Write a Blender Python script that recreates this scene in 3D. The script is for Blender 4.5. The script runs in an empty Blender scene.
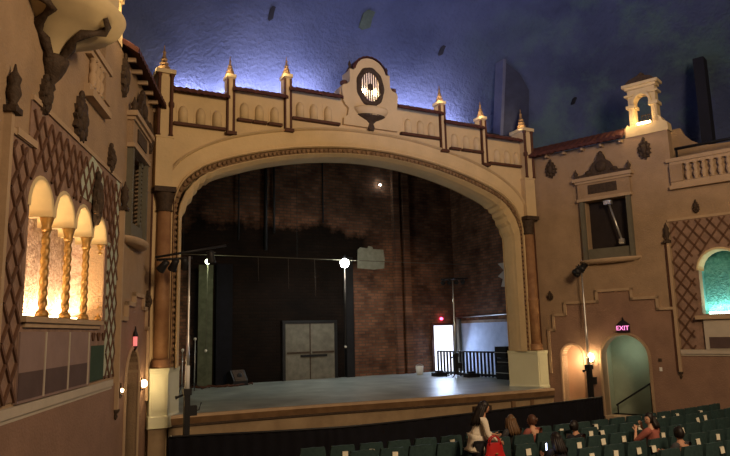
import bpy, bmesh, math, random
from mathutils import Vector, Matrix, geometry
random.seed(7)
SC = bpy.context.scene
COL = SC.collection
PI = math.pi
sin, cos = math.sin, math.cos

# ------------------------------------------------------------------ materials
def mat(name, col, rough=.85, metal=0., var=.12, scale=3., bump=.0, bscale=30., emit=None, estr=0., spec=.3, col2=None, vscale2=None):
    m = bpy.data.materials.new(name); m.use_nodes = True
    nt = m.node_tree; b = nt.nodes['Principled BSDF']
    b.inputs['Roughness'].default_value = rough
    b.inputs['Metallic'].default_value = metal
    b.inputs['Specular IOR Level'].default_value = spec
    geo = nt.nodes.new('ShaderNodeNewGeometry')
    n = nt.nodes.new('ShaderNodeTexNoise'); n.inputs['Scale'].default_value = scale
    n.inputs['Detail'].default_value = 6; n.inputs['Roughness'].default_value = .6
    nt.links.new(geo.outputs['Position'], n.inputs['Vector'])
    r = nt.nodes.new('ShaderNodeValToRGB')
    c2 = col2 if col2 else tuple(min(1, c*(1+var)) for c in col)
    c1 = col if col2 else tuple(c*(1-var) for c in col)
    r.color_ramp.elements[0].position = .35; r.color_ramp.elements[0].color = (*c1, 1)
    r.color_ramp.elements[1].position = .68; r.color_ramp.elements[1].color = (*c2, 1)
    nt.links.new(n.outputs['Fac'], r.inputs['Fac'])
    nt.links.new(r.outputs['Color'], b.inputs['Base Color'])
    if bump:
        n2 = nt.nodes.new('ShaderNodeTexNoise'); n2.inputs['Scale'].default_value = bscale; n2.inputs['Detail'].default_value = 4
        nt.links.new(geo.outputs['Position'], n2.inputs['Vector'])
        bp = nt.nodes.new('ShaderNodeBump'); bp.inputs['Strength'].default_value = bump; bp.inputs['Distance'].default_value = .05
        nt.links.new(n2.outputs['Fac'], bp.inputs['Height']); nt.links.new(bp.outputs['Normal'], b.inputs['Normal'])
    if emit:
        b.inputs['Emission Color'].default_value = (*emit, 1); b.inputs['Emission Strength'].default_value = estr
    return m

M = {}
M['arch'] = mat('cream_plaster', (.60, .45, .25), bump=.15, bscale=14, var=.08, scale=1.2)
M['wall'] = mat('tan_stucco', (.34, .235, .145), bump=.35, bscale=22, var=.12, scale=1.5)
M['walllow'] = mat('mauve_brown_stucco', (.27, .165, .115), bump=.35, bscale=22, var=.12, scale=1.5)
M['trim'] = mat('pale_moulding', (.42, .30, .19), bump=.1, var=.08)
M['ledge'] = mat('grey_cream_moulding', (.48, .42, .34), var=.06)
M['dark'] = mat('dark_bronze_plaster', (.055, .035, .022), rough=.7, var=.3, scale=12, bump=.4)
M['redbrown'] = mat('oxblood_moulding', (.085, .033, .018), rough=.7, var=.2, scale=8)
M['carve'] = mat('carved_band', (.15, .09, .045), col2=(.33, .21, .115), scale=9, bump=1., bscale=16)
M['tile'] = mat('clay_roof_tile', (.055, .017, .013), col2=(.10, .033, .024), scale=6, rough=.8)
M['column'] = mat('rust_marbled_plaster', (.23, .115, .055), col2=(.36, .20, .095), scale=2.5, rough=.6)
M['gold'] = mat('gilded_plaster', (.30, .17, .045), rough=.4, metal=.35, var=.25, scale=8, spec=.5)
M['shell'] = mat('cream_shell_plaster', (.62, .49, .28), var=.06)
M['stucco_warm'] = mat('mottled_rose_stucco', (.30, .19, .15), col2=(.58, .45, .38), scale=9, bump=.6, bscale=20)
M['stucco_teal'] = mat('mottled_teal_stucco', (.05, .22, .21), col2=(.13, .38, .34), scale=9, bump=.8, bscale=18)
M['lattice'] = mat('brown_lattice', (.12, .06, .035), var=.25, scale=6)
M['lat_in'] = mat('rose_brown_infill', (.26, .165, .12), var=.2, scale=5, bump=.3)
M['lat_pale'] = mat('pale_green_infill', (.42, .46, .36), var=.12, scale=5)
M['mauve'] = mat('mauve_panel', (.26, .18, .16), var=.08)
M['mauve_dk'] = mat('dark_mauve_panel', (.10, .065, .06), var=.12)
M['green_dk'] = mat('dark_green_recess', (.03, .06, .035), var=.12)
M['base'] = mat('cream_green_paint', (.62, .62, .44), var=.05, scale=1, rough=.6)
M['black'] = mat('matt_black_metal', (.012, .012, .014), rough=.5, var=.2)
M['blackcloth'] = mat('black_cloth', (.004, .004, .008), rough=.95, var=.3)
M['steel'] = mat('brushed_aluminium', (.6, .6, .58), rough=.35, metal=.8, var=.05)
M['window_dk'] = mat('unlit_interior', (.02, .014, .014), rough=.6, var=.2)
M['frame_grey'] = mat('grey_green_frame', (.13, .12, .09), var=.1)
M['wood'] = mat('worn_stage_wood', (.25, .175, .10), col2=(.35, .255, .15), scale=2, rough=.6)
M['wood_dk'] = mat('brown_stage_nosing', (.16, .09, .045), col2=(.24, .145, .075), scale=3, rough=.6)
M['door'] = mat('grey_white_paint', (.13, .12, .095), col2=(.20, .185, .15), scale=3, var=.1)
M['seat'] = mat('dark_teal_velour', (.018, .040, .042), col2=(.03, .062, .060), scale=20, rough=.8)
M['card'] = mat('white_card', (.80, .76, .62), var=.03)
M['skin'] = mat('skin', (.46, .24, .15), var=.06, rough=.6)
M['skin_pale'] = mat('warm_skin', (.55, .31, .20), var=.06, rough=.6)
M['hair'] = mat('dark_brown_hair', (.012, .008, .007), var=.3, scale=60, rough=.5)
M['hair_b'] = mat('dark_blonde_hair', (.12, .065, .03), var=.3, scale=60, rough=.5)
M['hair_br'] = mat('brown_hair', (.08, .035, .02), var=.3, scale=60, rough=.5)
M['jacket'] = mat('off_white_cloth', (.62, .56, .46), var=.06, rough=.9, bump=.2)
M['shirt_dk'] = mat('black_shirt', (.015, .015, .02), var=.2, rough=.9)
M['shirt_red'] = mat('faded_red_shirt', (.28, .09, .07), var=.1, rough=.9)
M['shirt_gr'] = mat('charcoal_shirt', (.05, .05, .055), var=.1, rough=.9)
M['red'] = mat('red_leather', (.45, .015, .015), var=.1, rough=.45)
M['eye'] = mat('eye', (.02, .02, .02), rough=.2, var=0)
M['lip'] = mat('lips', (.35, .10, .08), rough=.5, var=0)
M['white'] = mat('white_plastic', (.75, .75, .72), var=.03)
M['carpet'] = mat('dark_carpet', (.025, .02, .02), var=.3, scale=10, rough=.95)
M['corridor'] = mat('green_grey_plaster', (.30, .34, .25), var=.08, scale=2)
M['peach'] = mat('peach_plaster', (.62, .42, .28), var=.05, scale=2)
M['bluewhite'] = mat('white_painted_brick', (.36, .42, .58), col2=(.48, .54, .70), scale=2)
M['sign'] = mat('grey_sign_paint', (.24, .25, .20), col2=(.33, .34, .28), scale=5)
M['patch'] = mat('bare_grey_green_plaster', (.05, .075, .07), var=.2, scale=6)
M['flat'] = mat('grey_green_flat', (.06, .07, .045), col2=(.10, .115, .075), scale=4)
def glow(name, c, s): return mat(name, (.8, .8, .8) if s > .1 else (.02, .01, .015), emit=c, estr=s, var=0)
M['g_warm'] = glow('warm_bulb_glow', (1, .72, .36), 45)
M['g_white'] = glow('white_bulb_glow', (.95, 1, .9), 60)
M['g_small'] = glow('work_bulb_glow', (.9, 1, .7), 14)
M['g_exit'] = glow('pink_exit_glow', (1, .2, .62), 1.5)
M['g_exitb'] = glow('dim_exit_glass', (.3, .02, .08), .02)
M['g_lantern'] = glow('red_glass_glow', (1, .06, .12), .7)
M['g_cove'] = glow('cove_tube_glow', (.78, .76, 1), 9)
M['g_win'] = glow('amber_window_glow', (1, .62, .48), .55)
M['g_day'] = glow('lit_backdoor_glow', (.80, .84, 1), 1.7)
M['g_phone'] = glow('phone_screen_glow', (.5, .6, 1), 6)
M['g_red'] = glow('red_indicator_glow', (1, .05, .15), 10)
M['g_sill'] = glow('warm_strip_glow', (1, .70, .32), 16)
M['g_tealsill'] = glow('cool_strip_glow', (.75, 1, .92), 10)

def brick_mat(name, axis, soot):
    m = bpy.data.materials.new(name); m.use_nodes = True; nt = m.node_tree; N = nt.nodes; Lk = nt.links
    b = N['Principled BSDF']; b.inputs['Roughness'].default_value = 1; b.inputs['Specular IOR Level'].default_value = .03
    geo = N.new('ShaderNodeNewGeometry'); sep = N.new('ShaderNodeSeparateXYZ'); Lk.new(geo.outputs['Position'], sep.inputs[0])
    comb = N.new('ShaderNodeCombineXYZ'); Lk.new(sep.outputs[axis], comb.inputs[0]); Lk.new(sep.outputs[2], comb.inputs[1])
    br = N.new('ShaderNodeTexBrick'); Lk.new(comb.outputs[0], br.inputs['Vector'])
    br.inputs['Scale'].default_value = 1.; br.inputs['Brick Width'].default_value = .36; br.inputs['Row Height'].default_value = .14
    br.inputs['Mortar Size'].default_value = .022; br.inputs['Mortar Smooth'].default_value = .3
    br.inputs['Color1'].default_value = (.27, .14, .09, 1); br.inputs['Color2'].default_value = (.15, .075, .052, 1)
    br.inputs['Mortar'].default_value = (.13, .10, .08, 1)
    n = N.new('ShaderNodeTexNoise'); n.inputs['Scale'].default_value = 1.1; n.inputs['Detail'].default_value = 8
    Lk.new(geo.outputs['Position'], n.inputs['Vector'])
    mx = N.new('ShaderNodeMix'); mx.data_type = 'RGBA'; mx.blend_type = 'MULTIPLY'
    rp = N.new('ShaderNodeValToRGB'); rp.color_ramp.elements[0].position = .3; rp.color_ramp.elements[0].color = (.45, .42, .42, 1)
    rp.color_ramp.elements[1].position = .7; rp.color_ramp.elements[1].color = (1.25, 1.15, 1.05, 1)
    Lk.new(n.outputs['Fac'], rp.inputs['Fac']); mx.inputs[0].default_value = 1
    Lk.new(br.outputs['Color'], mx.inputs[6]); Lk.new(rp.outputs['Color'], mx.inputs[7])
    out = mx.outputs[2]
    bp = N.new('ShaderNodeBump'); bp.inputs['Strength'].default_value = .5; bp.inputs['Distance'].default_value = .02
    Lk.new(br.outputs['Fac'], bp.inputs['Height']); bp.invert = True; Lk.new(bp.outputs['Normal'], b.inputs['Normal'])
    if soot:      # the area of the back wall painted black, with its ragged upper edge
        def math_(op, a, bb):
            q = N.new('ShaderNodeMath'); q.operation = op
            for i, v in enumerate((a, bb)):
                if isinstance(v, (int, float)): q.inputs[i].default_value = v
                else: Lk.new(v, q.inputs[i])
            return q.outputs[0]
        n2 = N.new('ShaderNodeTexNoise'); n2.inputs['Scale'].default_value = .55; n2.inputs['Detail'].default_value = 7; n2.inputs['Roughness'].default_value = .65
        Lk.new(geo.outputs['Position'], n2.inputs['Vector'])
        zz = math_('ADD', sep.outputs[2], math_('MULTIPLY', math_('SUBTRACT', n2.outputs['Fac'], .5), 3.2))
        xx = math_('ADD', sep.outputs[0], math_('MULTIPLY', math_('SUBTRACT', n2.outputs['Fac'], .5), -1.6))
        def soft(v, edge, w):      # 1 below edge
            mr = N.new('ShaderNodeMapRange'); mr.inputs[1].default_value = edge-w; mr.inputs[2].default_value = edge+w
            mr.inputs[3].default_value = 1; mr.inputs[4].default_value = 0; Lk.new(v, mr.inputs[0]); return mr.outputs[0]
        a1 = math_('MULTIPLY', soft(zz, 8.1, .35), soft(sep.outputs[0], 3.75, .08))
        a1 = math_('MULTIPLY', a1, math_('SUBTRACT', 1, soft(xx, -3.9, .25)))
        hi = math_('MULTIPLY', soft(zz, 7.9, .35), math_('SUBTRACT', 1, soft(sep.outputs[2], 6.2, .35)))
        a2 = math_('MULTIPLY', hi, soft(xx, 5.2, .5))
        mask = math_('MULTIPLY', math_('MAXIMUM', a1, a2), .955)
        m2 = N.new('ShaderNodeMix'); m2.data_type = 'RGBA'; Lk.new(mask, m2.inputs[0]); Lk.new(out, m2.inputs[6])
        m2.inputs[7].default_value = (.006, .006, .006, 1); out = m2.outputs[2]
    Lk.new(out, b.inputs['Base Color'])
    return m
M['brick_back'] = brick_mat('stage_brick_back', 0, True)
M['brick_side'] = brick_mat('stage_brick_side', 1, False)

def sky_mat():
    m = bpy.data.materials.new('painted_night_sky_plaster'); m.use_nodes = True; nt = m.node_tree; N = nt.nodes; Lk = nt.links
    b = N['Principled BSDF']; b.inputs['Roughness'].default_value = .9; b.inputs['Specular IOR Level'].default_value = .15
    geo = N.new('ShaderNodeNewGeometry')
    n = N.new('ShaderNodeTexNoise'); n.inputs['Scale'].default_value = .35; n.inputs['Detail'].default_value = 8; n.inputs['Roughness'].default_value = .6
    Lk.new(geo.outputs['Position'], n.inputs['Vector'])
    r = N.new('ShaderNodeValToRGB'); r.color_ramp.elements[0].position = .3; r.color_ramp.elements[0].color = (.034, .048, .115, 1)
    r.color_ramp.elements[1].position = .7; r.color_ramp.elements[1].color = (.075, .10, .22, 1)
    Lk.new(n.outputs['Fac'], r.inputs['Fac'])
    # weathered grey-green patches towards the house-right side
    n2 = N.new('ShaderNodeTexNoise'); n2.inputs['Scale'].default_value = .5; n2.inputs['Detail'].default_value = 9; n2.inputs['Roughness'].default_value = .68
    Lk.new(geo.outputs['Position'], n2.inputs['Vector'])
    sep = N.new('ShaderNodeSeparateXYZ'); Lk.new(geo.outputs['Position'], sep.inputs[0])
    mr = N.new('ShaderNodeMapRange'); mr.inputs[1].default_value = 3.; mr.inputs[2].default_value = 9.5; Lk.new(sep.outputs[0], mr.inputs[0])
    r2 = N.new('ShaderNodeValToRGB'); r2.color_ramp.elements[0].position = .47; r2.color_ramp.elements[1].position = .62
    Lk.new(n2.outputs['Fac'], r2.inputs['Fac'])
    mu = N.new('ShaderNodeMath'); mu.operation = 'MULTIPLY'; Lk.new(mr.outputs[0], mu.inputs[0]); Lk.new(r2.outputs['Color'], mu.inputs[1])
    mu2 = N.new('ShaderNodeMath'); mu2.operation = 'MULTIPLY'; Lk.new(mu.outputs[0], mu2.inputs[0]); mu2.inputs[1].default_value = .8
    mx = N.new('ShaderNodeMix'); mx.data_type = 'RGBA'; Lk.new(mu2.outputs[0], mx.inputs[0]); Lk.new(r.outputs['Color'], mx.inputs[6]); mx.inputs[7].default_value = (.08, .14, .17, 1)
    Lk.new(mx.outputs[2], b.inputs['Base Color'])
    n3 = N.new('ShaderNodeTexNoise'); n3.inputs['Scale'].default_value = 8; n3.inputs['Detail'].default_value = 5
    Lk.new(geo.outputs['Position'], n3.inputs['Vector'])
    bp = N.new('ShaderNodeBump'); bp.inputs['Strength'].default_value = .55; bp.inputs['Distance'].default_value = .12
    Lk.new(n3.outputs['Fac'], bp.inputs['Height']); Lk.new(bp.outputs['Normal'], b.inputs['Normal'])
    return m
M['sky'] = sky_mat()
M['skyfin'] = mat('blue_painted_fin', (.03, .038, .085), var=.15, bump=.3)
M['skyedge'] = mat('pale_blue_fin_edge', (.08, .095, .18), var=.1)
M['skydark'] = mat('dark_blue_slot', (.010, .012, .025), var=.15)

def stagefloor_mat():
    m = mat('scuffed_grey_stage_floor', (.22, .25, .235), col2=(.42, .46, .43), scale=.9, rough=.36, spec=.5)
    return m
M['stagefloor'] = stagefloor_mat()

# ------------------------------------------------------------------ frames
S_, C_ = sin(math.radians(20.2)), cos(math.radians(20.2)); W0 = 6.9
def FR(u, z, o=0): return Vector((W0+S_*u-C_*o, -C_*u-S_*o, z))       # right (house) wall: u along it, z up, o out into the room
def FL(u, z, o=0): return Vector((-W0-S_*u+C_*o, -C_*u-S_*o, z))
def FP(x, z, o=0): return Vector((x, -o, z))                          # proscenium wall and anything parallel to it
def FX(X):                                                            # a wall at x = X facing -x ; a = y
    return lambda a, z, o=0: Vector((X-o, a, z))
def FA(loc, ang):                                                     # free standing: a = sideways, b = up, c = forward
    ca, sa = cos(ang), sin(ang); lx, ly, lz = loc
    return lambda a, b, c=0: Vector((lx+a*ca-c*sa, ly+a*sa+c*ca, lz+b))

class MB:
    def __init__(s, F=FP): s.F = F; s.v = []; s.f = []; s.smooth = []
    def raw(s, vs, fs, sm=False):
        n = len(s.v); s.v += [s.F(*p) for p in vs]
        for f in fs: s.f.append([i+n for i in f]); s.smooth.append(sm)
        return s
    def box(s, a0, a1, b0, b1, c0, c1):
        vs = [(a, b, c) for a in (a0, a1) for b in (b0, b1) for c in (c0, c1)]
        return s.raw(vs, [(0,1,3,2), (4,6,7,5), (0,4,5,1), (2,3,7,6), (0,2,6,4), (1,5,7,3)])
    def prism(s, poly, c0, c1, holes=()):
        loops = [list(poly)]+[list(h) for h in holes]
        flat = [p for l in loops for p in l]; n = len(flat)
        tris = geometry.tessellate_polygon([[Vector((p[0], p[1], 0)) for p in l] for l in loops])
        vs = [(p[0], p[1], c0) for p in flat]+[(p[0], p[1], c1) for p in flat]
        fs = [tuple(t) for t in tris]+[tuple(i+n for i in t) for t in tris]
        k = 0
        for l in loops:
            m = len(l)
            for i in range(m): j = (i+1) % m; fs.append((k+i, k+j, k+j+n, k+i+n))
            k += m
        return s.raw(vs, fs)
    def lathe(s, ca, cc, prof, n=16, a0=0., a1=2*PI, tw=None, sm=True, sa=1., sc=1.):
        full = abs(a1-a0-2*PI) < 1e-6; m = n if full else n+1; vs = []; fs = []
        for (r, b) in prof:
            for i in range(m):
                t = a0+(a1-a0)*i/n; rr = r*(tw(t, b) if tw else 1)
                vs.append((ca+rr*cos(t)*sa, b, cc+rr*sin(t)*sc))
        for k in range(len(prof)-1):
            for i in range(n):
                j = (i+1) % m; fs.append((k*m+i, k*m+j, (k+1)*m+j, (k+1)*m+i))
        fs.append(tuple(range(m))); fs.append(tuple((len(prof)-1)*m+i for i in range(m)))
        return s.raw(vs, fs, sm)
    def sphere(s, c, r, n=12, k=8):
        if not hasattr(r, '__len__'): r = (r, r, r)
        prof = [(cos(-PI/2+PI*i/k), sin(-PI/2+PI*i/k)) for i in range(k+1)]
        vs = []; fs = []
        for (rr, zz) in prof:
            for i in range(n):
                t = 2*PI*i/n; q = max(rr, .02); vs.append((c[0]+r[0]*q*cos(t), c[1]+r[1]*zz, c[2]+r[2]*q*sin(t)))
        for a in range(k):
            for i in range(n): j = (i+1) % n; fs.append((a*n+i, a*n+j, (a+1)*n+j, (a+1)*n+i))
        fs.append(tuple(range(n))); fs.append(tuple(k*n+i for i in range(n)))
        return s.raw(vs, fs, True)
    def tube(s, pts, r, n=8):
        P = [Vector(p) for p in pts]; vs = []; fs = []
        rs = r if hasattr(r, '__len__') else [r]*len(P)
        for i, p in enumerate(P):
            d = (P[min(i+1, len(P)-1)]-P[max(i-1, 0)])
            d = d.normalized() if d.length > 1e-9 else Vector((0, 1, 0))
            u = d.cross(Vector((0, 1, 0)) if abs(d.y) < .9 else Vector((1, 0, 0))).normalized(); w = d.cross(u)
            for k in range(n): t = 2*PI*k/n; q = p+(u*cos(t)+w*sin(t))*rs[i]; vs.append(tuple(q))
        for i in range(len(P)-1):
            for k in range(n): j = (k+1) % n; fs.append((i*n+k, i*n+j, (i+1)*n+j, (i+1)*n+k))
        fs.append(tuple(range(n))); fs.append(tuple((len(P)-1)*n+k for k in range(n)))
        return s.raw(vs, fs, True)
    def loft(s, rows, closed=False, sm=True):
        m = len(rows[0]); vs = [p for r in rows for p in r]; fs = []
        for k in range(len(rows)-1):
            for i in range(m-1 if not closed else m):
                j = (i+1) % m; fs.append((k*m+i, k*m+j, (k+1)*m+j, (k+1)*m+i))
        return s.raw(vs, fs, sm)

def build(name, mb, m, loc=None, parent=None):
    if parent is not None: org = parent_world(parent)
    elif loc is not None: org = Vector(loc)
    else:
        mn = Vector([min(v[i] for v in mb.v) for i in range(3)]); mxx = Vector([max(v[i] for v in mb.v) for i in range(3)])
        org = Vector(((mn.x+mxx.x)/2, (mn.y+mxx.y)/2, mn.z))
    me = bpy.data.meshes.new(name); me.from_pydata([v-org for v in mb.v], [], mb.f); 
    for p, sm in zip(me.polygons, mb.smooth): p.use_smooth = sm
    bm = bmesh.new(); bm.from_mesh(me); bmesh.ops.recalc_face_normals(bm, faces=bm.faces); bm.to_mesh(me); bm.free()
    me.materials.append(m); o = bpy.data.objects.new(name, me); COL.objects.link(o)
    if parent is not None: o.parent = parent; o.location = (0, 0, 0)
    else: o.location = org
    return o
def parent_world(p):
    v = Vector(p.location)
    while p.parent: p = p.parent; v += Vector(p.location)
    return v
def tag(o, label, cat, group=None, kind=None):
    o['label'] = label; o['category'] = cat
    if group: o['group'] = group
    if kind: o['kind'] = kind
    return o
def thing(name, label, cat, loc, group=None):
    o = bpy.data.objects.new(name, None); COL.objects.link(o); o.location = loc; o.empty_display_size = .1
    return tag(o, label, cat, group)
def struct(name, mb, m, parent=None):
    o = build(name, mb, m, parent=parent)
    if parent is None: o['kind'] = 'structure'
    return o
def dup(root, loc=None, rotz=None, label=None):
    r = root.copy(); COL.objects.link(r)
    if loc is not None: r.location = loc
    if rotz is not None: r.rotation_euler = (0, 0, rotz)
    if label: r['label'] = label
    for ch in list(root.children):
        c = ch.copy(); COL.objects.link(c); c.parent = r
        for g in list(ch.children):
            d = g.copy(); COL.objects.link(d); d.parent = c
    return r
def light(kind, loc, power, color, size=.1, target=None, name='lamp_light', spot=None, blend=.5, sy=None):
    l = bpy.data.lights.new(name, kind); l.energy = power; l.color = color
    if kind == 'AREA':
        l.size = size
        if sy: l.shape = 'RECTANGLE'; l.size_y = sy
    else: l.shadow_soft_size = size
    if spot: l.spot_size = math.radians(spot); l.spot_blend = blend
    o = bpy.data.objects.new(name, l); COL.objects.link(o); o.location = loc
    if target is not None: o.rotation_euler = (Vector(target)-Vector(loc)).to_track_quat('-Z', 'Y').to_euler()
    return o

def arc(cx, cz, r, a0, a1, n=14, sx=1.): return [(cx+r*sx*cos(a0+(a1-a0)*i/n), cz+r*sin(a0+(a1-a0)*i/n)) for i in range(n+1)]
def arch_loop(u0, u1, z0, ztop, n=14, pointed=False):      # closed loop of a round (or slightly pointed) headed opening
    r = (u1-u0)/2; c = (u0+u1)/2
    if pointed:
        zs = ztop-r*1.25; pts = [(u1, z0), (u1, zs)]
        for i in range(1, n): t = i/n*PI; pts.append((c+r*cos(t), zs+r*1.25*(sin(t)**.8)))
        return pts+[(u0, zs), (u0, z0)]
    return [(u1, z0)]+arc(c, ztop-r, r, 0, PI, n)+[(u0, z0)]

# ================================================================== SETTING
struct('floor', MB(FP).box(-16, 18, -.3, 0, -.2, 24), M['carpet'])

# ---- proscenium wall with its big opening
Oc = [(0,8.68),(.7,8.66),(1.4,8.6),(2.0,8.52),(2.6,8.41),(3.0,8.32),(3.4,8.22),(3.8,8.11),(4.1,8.01),(4.4,7.9),(4.7,7.80),(4.95,7.70),(5.14,7.61),(5.24,7.51),(5.38,7.49),(5.43,7.36),(5.56,7.32),(5.58,7.17),(5.69,7.08),(5.72,6.90),(5.85,6.78),(5.89,6.58),(5.99,6.42),(6.0,6.2),(6.0,2.24)]
Dc = [(0,8.86),(.7,8.85),(1.4,8.79),(2.0,8.72),(2.6,8.63),(3.0,8.55),(3.4,8.46),(3.8,8.36),(4.1,8.27),(4.4,8.18),(4.7,8.08),(4.95,7.99),(5.12,7.92),(5.25,7.86),(5.38,7.8),(5.5,7.74),(5.6,7.66),(5.72,7.58),(5.84,7.47),(5.95,7.36),(6.05,7.22),(6.13,7.05),(6.2,6.84),(6.25,6.6),(6.25,2.24)]
Ec = [(0,9.58),(.7,9.57),(1.4,9.53),(2.0,9.46),(2.6,9.37),(3.0,9.29),(3.4,9.21),(3.8,9.12),(4.1,9.04),(4.4,8.95),(4.7,8.85),(4.95,8.76),(5.12,8.68),(5.25,8.62),(5.38,8.55),(5.5,8.49),(5.6,8.43),(5.72,8.36),(5.84,8.28),(5.98,8.18),(6.12,8.06),(6.25,7.93),(6.36,7.78),(6.46,7.6),(6.46,2.24)]
def mirror(c): return [(-x, z) for x, z in reversed(c)]+c[1:]
O, D, E_ = mirror(Oc), mirror(Dc), mirror(Ec)
top = [(6.9,10.05),(4.8,10.05),(4.8,10.33),(2.95,10.33),(2.95,10.62),(1.08,10.62),(1.08,10.98),(1.0,11.08),(.85,11.12),(.76,11.25),(.76,11.62)]
top += arc(0, 11.55, .58, .12, PI-.12, 12)
top += [(-x, z) for x, z in reversed(top[:11])]
outline = [(-6.9, 0), (-6.42, 0)]+[(x, max(z, 0)) for x, z in E_[:1]]
poly = [(6.9, 0)]+top+[(-6.9, 0), (-6.3, 0)]
inner = [(x*1.0, z) for x, z in mirror([(a+.0, b) for a, b in Ec])]
inner[0] = (-6.3, .9); inner[-1] = (6.3, .9)
inner = [(max(-6.3, min(6.3, x)), z) for x, z in inner]
poly = [(6.9, 0)]+top+[(-6.9, 0), (-6.3, 0)]+inner+[(6.3, 0)]
struct('wall_front', MB(FP).prism(poly, -.45, 0), M['arch'])

pa = thing('proscenium_arch', 'wide cream plaster arch of stepped mouldings framing the open stage', 'arch', (0, 0, 1))
def off(c, n):      # between curves
    return [(a[0]*(1-n[0])+b[0]*n[0], a[1]*(1-n[0])+b[1]*n[0]) for a, b in zip(c[0], c[1])]
def band(name, A, B, prof, m):
    rows = [[(*p, o) for p in [(a[0]*(1-t)+b[0]*t, a[1]*(1-t)+b[1]*t) for a, b in zip(A, B)]] for t, o in prof]
    return build(name, MB(FP).loft(rows, sm=False), m, parent=pa)
band('outer_band', E_, D, [(-.02, -.05), (-.02, .13), (.03, .17), (.07, .13), (.10, .07), (.3, .05), (.6, .03), (.72, -.0), (.74, .07), (.80, .09), (.84, .03), (.84, -.08)], M['arch'])
# carved rope band: row of beads in a dark hollow
rows = [[(*p, o) for p in [(a[0]*(1-t)+b[0]*t, a[1]*(1-t)+b[1]*t) for a, b in zip(E_, D)]] for t, o in [(.84, -.1), (.86, -.03), (.97, -.03), (1.10, -.03), (1.12, -.1)]]
build('carved_band', MB(FP).loft(rows, sm=False), M['carve'], parent=pa)
mb = MB(FP); path = [(e[0]*.03+d[0]*.97, e[1]*.03+d[1]*.97) for e, d in zip(E_, D)]
acc = 0
for (x0, z0), (x1, z1) in zip(path[:-1], path[1:]):
    L_ = math.hypot(x1-x0, z1-z0); k = max(1, int(round(L_/.16)))
    for i in range(k):
        t = (i+.5)/k; mb.sphere((x0+(x1-x0)*t, z0+(z1-z0)*t, .0), (.07, .07, .045), 6, 4)
build('rope_bead', mb, M['carve'], parent=pa)
# inner band and soffit, running 0.7 m back
def blend(A, B, t): return [(a[0]*(1-t)+b[0]*t, a[1]*(1-t)+b[1]*t) for a, b in zip(A, B)]
rows = []
for t, o in [(.30, -.1), (.30, .04), (.40, .07), (.5, .03), (.6, -.02), (.72, -.09), (.8, -.12), (.84, -.22), (.93, -.30), (1.0, -.48), (1.0, -.7), (.8, -.74)]:
    rows.append([(*p, o) for p in blend(D, O, t)])
build('inner_band', MB(FP).loft(rows, sm=False), M['arch'], parent=pa)
rows = [[(*p, o) for p in blend(D, O, t)] for t, o in [(1.0, -.68), (-3.0, -.70), (-3.0, -.72), (1.0, -.76)]]
build('back_return', MB(FP).loft(rows, sm=False), M['arch'], parent=pa)

# pedestals at the foot of the arch: a raised cream block under column and jamb
for s, side in ((-1, 'left'), (1, 'right')):
    F = (lambda s: lambda x, z, o=0: Vector((s*x, -o, z)))(s)
    t = thing('column_pedestal', 'tall cream panelled pedestal under the %s-hand column of the arch' % side, 'pedestal', (s*6.6, -.2, 0))
    fp = [(6.86, -.1), (6.86, .3), (6.40, .3), (5.90, -.70), (6.3, -.85), (6.6, -.5)]       # plan (x, out)
    def ring(k, z, g=0): return [(x+(g if x > 6.5 else -g), z, o+(g if o > .2 else 0)) for x, o in fp]
    mb = MB(F); zs = [(0.75, .02), (1.02, .02), (1.06, .0), (2.12, .0), (2.16, .012), (2.20, .02), (2.26, .02)]
    mb.loft([ring(0, z, g) for z, g in zs], closed=True, sm=False)
    n = len(fp); mb.raw(ring(0, .75, .05), [tuple(range(n))]); mb.raw(ring(0, 2.26, .04), [tuple(range(n))])
    build('die', mb, M['base'], parent=t)
    mb = MB(F); mb.box(6.46, 6.80, 1.18, 2.02, .3, .315)
    build('panel', mb, M['base'], parent=t)
    mb = MB(F); mb.box(6.42, 6.86, 0, .75, -.1, .27)
    build('footing', mb, M['wood'], parent=t)

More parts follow.
